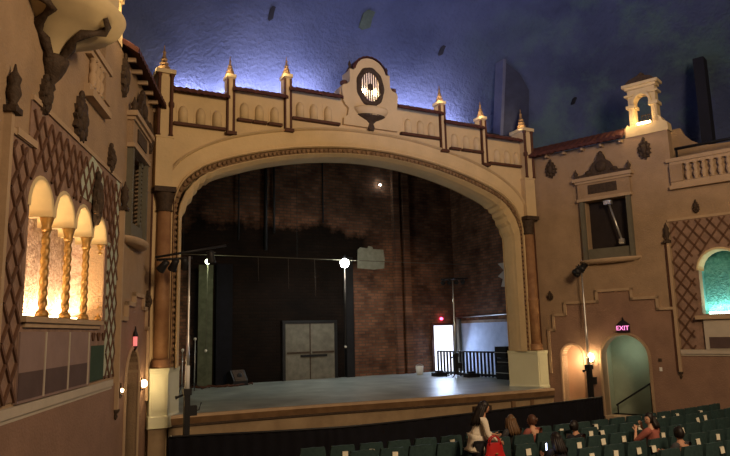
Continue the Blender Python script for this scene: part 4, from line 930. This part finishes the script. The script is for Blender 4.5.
# black cases at the right jamb
for k, (x, y, z, w, h, lab) in enumerate(((7.95, 3.2, 1.0, .62, .55, 'lowest black case of the pile behind the right jamb'), (7.98, 3.2, 1.55, .55, .3, 'middle black case of the pile behind the right jamb'), (7.95, 3.25, 1.87, .6, .45, 'topmost black case of the pile behind the right jamb'))):
    t = thing('equipment_case', lab, 'case', (x, y, z)); 
    build('body', MB(FP).box(x-w/2, x+w/2, z, z+h, -y-.35, -y+.35), M['black'], parent=t)
    build('edge_trim', MB(FP).box(x-w/2-.01, x+w/2+.01, z+h*.45, z+h*.5, -y-.36, -y+.36), M['steel'], parent=t)
    build('handle', MB(FP).box(x-.08, x+.08, z+h*.6, z+h*.7, -y+.35, -y+.38), M['steel'], parent=t)
for k, (x, y) in enumerate(((7.0, 6.8), (7.6, 5.2))):
    tag(build('floor_case', MB(FP).box(x-.3, x+.3, 1.0, 1.16, -y-.2, -y+.2).box(x-.15, x+.15, 1.16, 1.24, -y-.1, -y+.1), M['black']), ('low black box on the stage left of the lamp stand', 'low black box on the stage right of the lamp stand')[k], 'box')

# ---- sky fixtures
t = thing('ceiling_fin', 'tall pale-edged blue fin standing out of the sky ceiling', 'ceiling fin', (7.5, 1.2, 11))
FS = lambda x, z, o=0: Vector((x-.45*(z-10.4)/2.6, -(o+.95*(z-10.4)/2.6), z))
build('fin', MB(FS).prism([(6.15, 10.4), (7.5, 10.3), (7.4, 12.2), (6.9, 12.7), (6.15, 13.0)], -.95, -.62), M['skyfin'], parent=t)
build('fin_edge', MB(FS).prism([(6.02, 10.4), (6.16, 10.4), (6.16, 13.05), (6.02, 13.05)], -1.0, -.55), M['skyedge'], parent=t)
tag(build('ceiling_slot', MB(FR).box(5.30, 5.66, 9.0, 12.7, -3.4, -2.9), M['skydark']), 'tall dark slab in the sky ceiling right of the bell arch', 'ceiling slab')
tag(build('ceiling_ledge', MB(FP).box(-6.6, -4.6, 10.55, 10.68, -1.9, -1.5), M['skydark']), 'dark ledge in the sky just above the left end of the parapet', 'ledge')
tag(build('ceiling_ledge', MB(FP).box(4.9, 6.3, 10.36, 10.46, -1.5, -.6), M['skydark']), 'dark ledge at the foot of the pale-edged fin', 'ledge')
def dome_pt(x, z):
    q = max(0., 1-((z-9.35)/8.)**2-(x/17)**2); return -10+12.2*math.sqrt(q)
for (x, z, w, h, lab, m) in ((.1, 13.7, .42, .42, 'ragged grey-green patch of bare plaster high in the sky over the oval grille', 'patch'), (3.3, 13.25, .18, .25, 'small dark vent in the sky right of the grille', 'skydark'), (-3.3, 13.25, .16, .3, 'small dark vent high in the sky over the left bays', 'skydark'), (9.0, 11.9, .16, .22, 'small dark vent in the sky left of the right bell arch', 'skydark')):
    y = dome_pt(x, z); y2 = dome_pt(x, z+.4); sl = (y2-y)/.4
    mb = MB(lambda a, b, c=0, y=y, sl=sl, z=z: Vector((a, y+sl*(b-z)-.03-c, b)))
    mb.prism([(x-w/2, z-h/2), (x-w*.1, z-h*.62), (x+w/2, z-h*.4), (x+w*.42, z+h*.1), (x+w/2, z+h/2), (x-w*.2, z+h*.55), (x-w/2, z+h*.3)], .0, .06)
    tag(build('ceiling_patch', mb, M[m]), lab, 'ceiling patch')

# ---- cove tubes hidden behind the parapet, lighting the sky
for k, (x0, x1, z) in enumerate(((-6.3, -4.9, 9.75), (-4.5, -3.1, 10.0), (-2.7, -1.2, 10.3), (1.2, 2.7, 10.3), (3.1, 4.5, 10.0), (4.9, 6.3, 9.75))):
    tag(build('cove_tube', MB(FP).tube([(x0, z, -.85), (x1, z, -.85)], .03, 6), M['g_cove']), 'hidden cool cove tube behind the %s bay' % bays[k][5], 'lamp', 'cove tubes behind the parapet')
    light('AREA', ((x0+x1)/2, 1.05, z+.42), 125, (1, .86, .95), x1-x0, target=((x0+x1)/2, 1.9, z+.85), name='cove_light', sy=.12)
light('AREA', (7.75, .75, 9.8), 32, (1, .86, .92), .8, target=(7.9, 1.0, 10.6), name='cove_light', sy=.12)
for x, z in ((-6.65, 10.62), (-4.72, 10.9), (-2.91, 11.2), (2.91, 11.2), (4.72, 10.9), (6.65, 10.62)):
    light('POINT', (x-.26, -.20, z-.06), 11, (1, .72, .36), .04, name='pinnacle_light')

# ================================================================== SEATING
def row_y(b, x): return b+.013*(x-2.2)**2
bases = [-6.75, -7.45, -8.30, -9.20, -10.05]
rown = ['front row nearest the stage', 'second row from the stage', 'third row from the stage', 'fourth row from the stage', 'last row at the photo bottom edge']
spans = [(-4.8, 7.0), (-4.15, 7.1), (-1.29, 7.1), (-.65, 7.2), (.35, 7.0)]
F0 = FA((0, 0, 0), 0)
seat0 = thing('theatre_seat', 'dark teal theatre seat', 'seat', (0, 0, 0))
rows = []
for t_ in range(9):
    z = .36+.55*t_/8; w = .255-.03*max(0, (t_-5)/3)**2; rows.append([(-w, z, -.02-.05*t_/8), (-w*.6, z, -.045-.05*t_/8), (0, z+(.012 if t_ == 8 else 0), -.055-.05*t_/8), (w*.6, z, -.045-.05*t_/8), (w, z, -.02-.05*t_/8)])
mb = MB(F0); bk = rows; fr = [[(a, b, c+.07) for a, b, c in r] for r in rows]; mb.loft(bk); mb.loft(fr)
mb.loft([bk[-1], fr[-1]]); mb.loft([bk[0], fr[0]]); mb.loft([[r[0] for r in bk], [r[0] for r in fr]]); mb.loft([[r[-1] for r in bk], [r[-1] for r in fr]])
build('backrest', mb, M['seat'], parent=seat0)
build('seat_cushion', MB(F0).prism([(-.235, .38), (.235, .38), (.235, .44), (.2, .47), (-.2, .47), (-.235, .44)], .04, .48), M['seat'], parent=seat0)
for s in (-1, 1):
    build('armrest', MB(F0).box(s*.275-.02, s*.275+.02, .6, .635, .0, .36), M['black'], parent=seat0)
    build('leg', MB(F0).box(s*.275-.015, s*.275+.015, 0, .6, .03, .2), M['black'], parent=seat0)
seats = []; first = True
for ri, (b, (xa, xb)) in enumerate(zip(bases, spans)):
    x = xa
    while x < xb:
        y = row_y(b, x); wall_x = W0+S_*(-y/C_)
        if x < wall_x-.35:
            rz = math.atan(.026*(x-2.2))
            lab = 'empty-looking dark teal theatre seat in the %s' % rown[ri]
            if first: s = seat0; s.location = (x, y, 0); s.rotation_euler = (0, 0, rz); s['label'] = lab; first = False
            else: s = dup(seat0, (x, y, 0), rz, lab)
            s['label'] = 'dark teal upholstered theatre seat in the %s' % rown[ri]
            s['group'] = 'theatre seats in the %s' % rown[ri]; seats.append((s, ri, x, y, rz))
        x += .585
# paper cards on the seat backs, where the photo shows them
cards = [(2.01,-6.78,0),(.47,-7.4,1),(1.11,-7.37,1),(1.45,-7.5,1),(2.63,-7.39,1),(4.1,-6.57,0),(4.44,-6.7,0),(5.02,-6.58,0),(4.8,-7.25,1),(5.12,-7.38,1),(6.1,-6.9,0),(4.98,-8.14,2),(2.31,-8.27,2),(2.95,-8.24,2),(2.18,-9.25,3),(2.82,-9.18,3),(3.38,-9.12,3),(-.07,-8.22,2),(.56,-8.25,2),(1.13,-8.3,2),(-.08,-9.11,3),(.5,-9.21,3),(.9,-9.37,3),(1.66,-9.86,4),(2.13,-9.92,4),(-.65,-9.02,3),(.95,-6.78,0),(-1.29,-8.1,2),(-4.2,-6.16,0),(-3.66,-6.27,0),(-3.55,-6.83,1),(-1.89,-6.46,0),(-1.73,-7.01,1)]
F1 = FA((0, 0, 0), 0); card0 = None; rc = random.Random(5)
for (cx_, cy_, ri) in cards:
    y = row_y(bases[ri], cx_); rz = math.atan(.026*(cx_-2.2)); tilt = rc.uniform(-.10, .10)
    if card0 is None:
        card0 = build('paper_card', MB(F1).box(-.055, .055, -.055, .06, -.012, -.004).box(-.055, .055, .055, .063, -.012, .05), M['card'], loc=(0, 0, 0)); c = card0
    else: c = card0.copy(); COL.objects.link(c)
    zc = .76+rc.uniform(-.02, .03)
    c.location = (cx_, y-.093-.05*(zc-.6), zc); c.rotation_euler = (-.09, tilt, rz)
    tag(c, 'white paper card on a seat back in the %s' % rown[ri], 'paper card', 'white cards on the seats of the %s' % rown[ri])

# ================================================================== PEOPLE
def skin_mesh(verts, edges, radii, sub=1, root=0):
    me = bpy.data.meshes.new('s'); bm = bmesh.new(); L_ = bm.verts.layers.skin.verify(); vs = []
    for i, (v, r) in enumerate(zip(verts, radii)):
        q = bm.verts.new(v); q[L_].radius = (r if isinstance(r, tuple) else (r, r)); q[L_].use_root = (i == root); vs.append(q)
    for a, b in edges: bm.edges.new((vs[a], vs[b]))
    bm.to_mesh(me); bm.free()
    o = bpy.data.objects.new('s', me); COL.objects.link(o)
    m = o.modifiers.new('k', 'SKIN'); m.use_smooth_shade = True; m.branch_smoothing = .6
    o.modifiers.new('u', 'SUBSURF').levels = sub
    dg = bpy.context.evaluated_depsgraph_get(); ev = o.evaluated_get(dg); r = bpy.data.meshes.new_from_object(ev)
    vs = [tuple(v.co) for v in r.vertices]; fs = [tuple(p.vertices) for p in r.polygons]
    bpy.data.objects.remove(o); return vs, fs
def head_mesh(c, yaw, pitch=0, s=1.):
    """egg-shaped head with brow, nose, lips, chin and ears; returns verts, faces; c = centre"""
    vs = []; fs = []; n, k = 24, 18
    for i in range(k+1):
        ph = -PI/2+PI*i/k
        for j in range(n):
            th = 2*PI*j/n; x = cos(ph)*cos(th); y = cos(ph)*sin(th); z = sin(ph)
            X, Y, Z = x*.098, y*.074, z*.118
            if Z < 0: X *= 1-.12*(-z); Y *= 1-.30*(-z)**1.3
            if x > .5:
                X -= .006*(1-abs(y))                       # flatter face
                X += .024*math.exp(-(y/.16)**2-((z+.10)/.17)**2)        # nose
                X += .007*math.exp(-(y/.35)**2-((z+.50)/.09)**2)        # lips
                X += .009*math.exp(-(y/.35)**2-((z+.80)/.16)**2)        # chin
                X += .006*math.exp(-((abs(y)-.35)/.25)**2-((z-.22)/.1)**2)  # brow
                X -= .010*math.exp(-((abs(y)-.40)/.16)**2-((z-.05)/.12)**2) # eye sockets
            vs.append((X*s, Y*s, Z*s))
    for i in range(k):
        for j in range(n): q = (j+1) % n; fs.append((i*n+j, i*n+q, (i+1)*n+q, (i+1)*n+j))
    for sd in (-1, 1):                                        # ears
        b = len(vs)
        for i in range(5):
            for j in range(8):
                a = -PI/2+PI*i/4; t = 2*PI*j/8; vs.append(((-.005+.018*cos(a)*cos(t))*s, (sd*.073+.008*cos(a)*sin(t))*s, (-.005+.032*sin(a))*s))
        for i in range(4):
            for j in range(8): q = (j+1) % 8; fs.append((b+i*8+j, b+i*8+q, b+(i+1)*8+q, b+(i+1)*8+j))
    R = Matrix.Rotation(yaw, 3, 'Z') @ Matrix.Rotation(pitch, 3, 'Y')
    return [tuple(Vector(c)+R @ Vector(v)) for v in vs], fs, R
def limb_hand(V, E, Rr, wi, d, up, out, s=1.):
    """palm + five curled fingers appended to a skin skeleton at wrist index wi. d = direction, up = back of hand, out = thumb side"""
    d = Vector(d).normalized(); out = Vector(out); out = (out-d*out.dot(d)).normalized(); up = d.cross(out).normalized()
    w = Vector(V[wi])
    p = len(V); V.append(tuple(w+d*.045)); Rr.append((.028, .018)); E.append((wi, p))
    p2 = len(V); V.append(tuple(w+d*.08)); Rr.append((.032, .015)); E.append((p, p2))
    for k, (o, L_) in enumerate(((.027, .070), (.009, .080), (-.010, .074), (-.027, .058))):
        a = w+d*.088+out*o; q = len(V); V.append(tuple(a)); Rr.append(.0095); E.append((p2, q)); pr_ = q
        cur = a; dd = d
        for m in range(2):
            dd = (dd-up*.38).normalized(); cur = cur+dd*L_*.5; q = len(V); V.append(tuple(cur)); Rr.append(.0088-.001*m); E.append((pr_, q)); pr_ = q
    a = w+d*.03+out*.03; q = len(V); V.append(tuple(a)); Rr.append(.012); E.append((p, q))
    b = a+(d*.6+out*.7).normalized()*.035; q2 = len(V); V.append(tuple(b)); Rr.append(.0105); E.append((q, q2))
    c = b+(d*.9+out*.2-up*.3).normalized()*.03; q3 = len(V); V.append(tuple(c)); Rr.append(.0095); E.append((q2, q3))
def person(label, loc, yaw, J, head_c, head_yaw, hair, hair_m, skin_m, cloth, trousers, head_pitch=0., sleeves=True):
    """J: dict of joints in the person's own frame (x forward, y left, z up)"""
    t = thing('person', label, 'person', loc)
    F = lambda a, b, c=0: Vector((loc[0]+a*cos(yaw)-b*sin(yaw), loc[1]+a*sin(yaw)+b*cos(yaw), loc[2]+c))
    V = []; E = []; R_ = []; idx = {}
    def add(n, p, r, par=None):
        idx[n] = len(V); V.append(tuple(p)); R_.append(r)
        if par: E.append((idx[par], idx[n]))
    hc = Vector(head_c)
    add('pel', J['pel'], (.12, .14)); add('waist', J['waist'], (.095, .12), 'pel'); add('chest', J['chest'], (.10, .145), 'waist')
    add('neckb', J['neckb'], (.06, .07), 'chest'); add('neck', J['neck'], .050, 'neckb'); add('skull', (hc.x-.01, hc.y, hc.z-.02), .05, 'neck')
    for s, k in (('l', 1), ('r', -1)):
        add('sh'+s, J['sh'+s], .055, 'neckb'); add('el'+s, J['el'+s], .038, 'sh'+s); add('fa'+s, Vector(J['el'+s]).lerp(Vector(J['wr'+s]), .4), .034, 'el'+s); add('wr'+s, J['wr'+s], .024, 'fa'+s)
        d = Vector(J['wr'+s])-Vector(J['el'+s]); limb_hand(V, E, R_, idx['wr'+s], d, (0, 0, 1), (0.2, -k*.5, .8))
        add('hip'+s, J['hip'+s], .085, 'pel'); add('kn'+s, J['kn'+s], .056, 'hip'+s); add('cf'+s, Vector(J['kn'+s]).lerp(Vector(J['an'+s]), .3), .055, 'kn'+s); add('an'+s, J['an'+s], .036, 'cf'+s)
        add('toe'+s, Vector(J['an'+s])+Vector((.15, .01*k, -.035)), .032, 'an'+s)
    vs, fs = skin_mesh(V, E, R_, 2)
    hv, hf, HR = head_mesh(head_c, head_yaw, head_pitch)
    mb = MB(F); mb.raw(vs, fs, True); mb.raw(hv, hf, True); build('body', mb, M[skin_m], parent=t)
    def H(p): return tuple(hc+HR @ Vector(p))
    mb = MB(F)
    for s in (-1, 1):
        mb.raw(*(lambda c: (lambda q: (q.v, q.f))(MB(lambda a, b, c_=0: Vector((a, b, c_))).sphere(c, .011, 8, 6)))(H((.077, s*.030, .006))), True)
    build('eyes', mb, M['eye'], parent=t)
    mb = MB(F); q = MB(lambda a, b, c_=0: Vector((a, b, c_))).sphere(H((.088, 0, -.058)), (.009, .022, .007), 10, 6); mb.raw([tuple(v) for v in q.v], q.f, True); build('lips', mb, M['lip'], parent=t)
    # clothes: torso and sleeves as one skinned garment, a little wider than the body
    V2 = []; E2 = []; R2 = []; idx = {}
    V_, E_s, R_s = V, E, R_
    def add2(n, p, r, par=None):
        idx[n] = len(V2); V2.append(tuple(p)); R2.append(r)
        if par: E2.append((idx[par], idx[n]))
    hem = Vector(J.get('hem', J['pel'])); add2('pel', J['pel'], (.15, .175)); 
    if 'hem' in J: add2('hem', hem, (.17, .20), 'pel')
    add2('waist', J['waist'], (.12, .15), 'pel'); add2('chest', J['chest'], (.125, .17), 'waist'); add2('neckb', Vector(J['neckb'])-Vector((0, 0, .01)), (.075, .085), 'chest')
    for s in 'lr':
        add2('sh'+s, J['sh'+s], .075, 'neckb'); add2('el'+s, J['el'+s], .056, 'sh'+s)
        e = Vector(J['el'+s]).lerp(Vector(J['wr'+s]), .92 if sleeves else .1); add2('wr'+s, e, .042, 'el'+s)
    vs, fs = skin_mesh(V2, E2, R2, 2); mb = MB(F); mb.raw(vs, fs, True); build('jacket' if 'hem' in J else 'top', mb, M[cloth], parent=t)
    V2 = []; E2 = []; R2 = []; idx = {}
    add2('pel', J['pel'], (.135, .155))
    for s in 'lr': add2('hip'+s, J['hip'+s], .10, 'pel'); add2('kn'+s, J['kn'+s], .070, 'hip'+s); add2('an'+s, Vector(J['an'+s])+Vector((0, 0, .04)), .050, 'kn'+s)
    vs, fs = skin_mesh(V2, E2, R2, 2); mb = MB(F); mb.raw(vs, fs, True); build('trousers', mb, M[trousers], parent=t)
    mb = MB(F)
    for s in 'lr':
        a = Vector(J['an'+s]); q = MB(lambda a_, b_, c_=0: Vector((a_, b_, c_))).tube([(a.x-.06, a.y, a.z-.03), (a.x+.02, a.y, a.z-.02), (a.x+.12, a.y, a.z-.03), (a.x+.2, a.y, a.z-.045)], [.042, .05, .045, .025], 10); mb.raw([tuple(v) for v in q.v], q.f, True)
    build('shoes', mb, M['black'], parent=t)
    # hair: cap over the skull leaving the face free, plus falling locks
    mb = MB(F); vs = []; fs = []; n, k = 24, 12
    for i in range(k+1):
        a = -.62+(PI/2+.62)*i/k
        for j in range(n):
            th = 2*PI*j/n; x, y, z = cos(a)*cos(th), cos(a)*sin(th), sin(a)
            bump_ = 1+.02*sin(th*9+i)
            X, Y, Z = x*.110*bump_-.012, y*.088*bump_, z*.128+.01
            if x > .25 and z < .45: X = min(X, .035+.05*max(0, z)); 
            vs.append(H((X, Y, Z)))
    for i in range(k):
        for j in range(n): q = (j+1) % n; fs.append((i*n+j, i*n+q, (i+1)*n+q, (i+1)*n+j))
    mb.raw(vs, fs, True)
    if hair > 0:
        for j in range(9):
            a = PI/2+PI*j/8; L_ = hair*(1-.12*abs(j-4)/4); wv = .012*sin(j*2.3)
            p = [H((.075*cos(a)-.02, .085*sin(a), .06)), H((.09*cos(a)-.03, .095*sin(a), -.03))]
            base = Vector(p[-1]); bd = Vector((-.25+J.get('hx', 0), 0, -1)).normalized()
            p += [tuple(base+bd*L_*f+Vector((-.03*f, .02*sin(a)*f+wv, 0))) for f in (.35, .7, 1.)]
            q = MB(lambda a_, b_, c_=0: Vector((a_, b_, c_))).tube(p, [.022, .032, .036, .034, .008], 8); mb.raw([tuple(v) for v in q.v], q.f, True)
    elif hair < 0:
        q = MB(lambda a_, b_, c_=0: Vector((a_, b_, c_))).sphere(H((-.10, 0, .03)), (.05, .05, .05), 10, 8); mb.raw([tuple(v) for v in q.v], q.f, True)
    build('hair', mb, M[hair_m], parent=t)
    return t, F
# standing woman leaning forward
J = dict(pel=(0, 0, .90), hem=(-.03, 0, .78), waist=(.03, 0, 1.04), chest=(.08, 0, 1.20), neckb=(.13, 0, 1.36), neck=(.16, 0, 1.43), shl=(.10, .17, 1.32), shr=(.10, -.17, 1.32),
         ell=(.20, .22, 1.07), wrl=(.42, .15, 1.02), elr=(.14, -.24, 1.05), wrr=(.36, -.20, .96), hipl=(0, .09, .86), hipr=(0, -.09, .86), knl=(.03, .10, .47), knr=(.0, -.10, .47), anl=(0, .11, .08), anr=(-.05, -.11, .08), hx=-.15)
for k_, v_ in list(J.items()):
    if k_ not in ('hx', 'anl', 'anr', 'knl', 'knr'): J[k_] = (v_[0], v_[1], v_[2]*1.045)
w, Fw = person('person standing in an off-white jacket, long dark hair, red bag on the arm', (-2.14, -7.78, .0), -.25, J, (.19, 0, 1.59), -.1, .36, 'hair', 'skin', 'jacket', 'shirt_dk', head_pitch=.3)
t = thing('handbag', 'shiny red handbag hanging from the arm of the standing person', 'handbag', tuple(Fw(.20, -.36, .62)))
mb = MB(Fw); rows = []
for i in range(9):
    z = .62+.38*i/8; w_ = .215*(1-.42*(i/8)**2.2)+.012*sin(i); d_ = .09*(1-.5*(i/8))*(.7 if i == 0 else 1)
    rows.append([(.20+w_*cos(2*PI*j/20)*(1), -.36+d_*sin(2*PI*j/20), z) for j in range(20)])
mb.loft(rows, closed=True); mb.raw(rows[0], [tuple(range(20))]); mb.raw(rows[-1], [tuple(range(20))]); build('pouch', mb, M['red'], parent=t)
for dy in (-.04, .04): build('strap', MB(Fw).tube([(.20+.11*cos(a), -.36+dy, .97+.15*sin(a)) for a in [PI*i/12 for i in range(13)]], .011, 6), M['red'], parent=t)
build('clasp', MB(Fw).sphere((.20, -.455, .82), (.03, .012, .02), 8, 6), M['gold'], parent=t)
def seated(hz, lean=0., handup=False, turn=0.):
    z0 = .56; dz = hz-1.17
    J = dict(pel=(0, 0, z0), waist=(-.03, 0, z0+.15), chest=(-.03+lean, 0, .88+dz*.7), neckb=(-.01+lean, 0, 1.0+dz), neck=(.0+lean, 0, 1.06+dz), shl=(-.02+lean, .17, .97+dz), shr=(-.02+lean, -.17, .97+dz),
             ell=(.10+lean, .25, .72+dz), wrl=(.30, .14, .68), elr=(.10+lean, -.25, .72+dz), wrr=(.30, -.12, .68), hipl=(.03, .09, .54), hipr=(.03, -.09, .54), knl=(.42, .11, .52), knr=(.42, -.11, .52), anl=(.42, .11, .09), anr=(.42, -.11, .09))
    if handup: J['elr'] = (.22, -.24, .80); J['wrr'] = (.24, -.12, 1.02)
    if handup == 2: J['ell'] = (.22, .24, .80); J['wrl'] = (.26, .12, .98)
    return J, (.02+lean, 0, hz)
FY = PI/2
def sit(label, x, y, hz, face, hair, hm, sm, cl, tr='shirt_dk', **kw):
    J, hc = seated(hz, kw.get('lean', 0), kw.get('handup', False))
    return person(label, (x, y, 0), FY+kw.get('turn', 0), J, hc, face, hair, hm, sm, cl, tr, sleeves=kw.get('sleeves', True))
sit('seated person with long dark-blonde hair beside the standing person', -.62, -7.02, 1.15, -.9, .26, 'hair_b', 'skin_pale', 'shirt_gr')
sit('seated person with brown hair and bare shoulders right of the blonde one', -.05, -7.05, 1.10, .4, -1, 'hair_br', 'skin_pale', 'shirt_red', sleeves=False, lean=.04)
p, Fp = sit('seated person with dark hair bent over a glowing phone', -1.0, -8.75, 1.03, 0, .22, 'hair', 'skin', 'shirt_dk', lean=.06)
t = thing('phone', 'small phone with a blue-white lit screen in a seated hand', 'phone', (-1.42, -8.55, .9))
Fph = FA((-1.28, -8.72, .93), .5)
build('body', MB(Fph).box(-.036, .036, -.07, .07, 0, .01), M['black'], parent=t); build('screen', MB(Fph).box(-.032, .032, -.062, .062, -.003, 0), M['g_phone'], parent=t)
sit('seated person turned sideways in dark clothes at the right end of the black screen', .45, -7.75, 1.02, -1.4, -1, 'hair', 'skin', 'shirt_dk')
sit('seated person in profile with dark hair and a raised hand among the right seats', 1.3, -8.93, 1.22, 1.15, .14, 'hair', 'skin_pale', 'shirt_red', handup=2, sleeves=False, turn=.2)
sit('seated person with short dark hair seen from behind near the bottom right', 1.05, -9.75, 1.07, -.3, 0, 'hair', 'skin', 'shirt_gr')
sit('seated person with a small head far left of the others, in dark clothes', .92, -7.72, 1.1, .3, 0, 'hair', 'skin', 'shirt_dk') if False else None

# ================================================================== HOUSE LIGHT, WORLD, CAMERA
light('AREA', (-2, -19, 9.5), 1450, (1, .70, .42), 3.0, target=(0, 0, 8.5), name='balcony_front_light')
light('AREA', (2, -16, 12.0), 230, (1, .68, .38), 3.0, target=(7, -3, 5), name='house_light')
light('AREA', (-3, -17, 12.0), 70, (1, .62, .32), 3.0, target=(-8, -6, 5), name='house_light')
light('AREA', (0, -6, 8.6), 300, (.40, .52, 1), 6.0, target=(2, -6, 17), name='sky_wash_light')
w = bpy.data.worlds.new('world'); SC.world = w; w.use_nodes = True
w.node_tree.nodes['Background'].inputs[0].default_value = (.9, .7, .6, 1); w.node_tree.nodes['Background'].inputs[1].default_value = .030

cd = bpy.data.cameras.new('camera'); cam = bpy.data.objects.new('camera', cd); COL.objects.link(cam)
cd.sensor_width = 36; cd.lens = 642/730*36; cd.clip_end = 200; cd.clip_start = .05
R = ((0.88371164, 0.05287783, 0.46503514), (-0.46740547, 0.15109252, 0.87103569), (-0.02420486, -0.98710434, 0.15823761))
mw = Matrix(((R[0][0], -R[0][1], -R[0][2], -9.88), (R[1][0], -R[1][1], -R[1][2], -18), (R[2][0], -R[2][1], -R[2][2], 3.1), (0, 0, 0, 1)))
cam.matrix_world = mw
SC.camera = cam
vs = SC.view_settings; vs.view_transform = 'Standard'; vs.look = 'None'; vs.gamma = 1; vs.exposure = 0
try: vs.use_curve_mapping = False
except Exception: pass
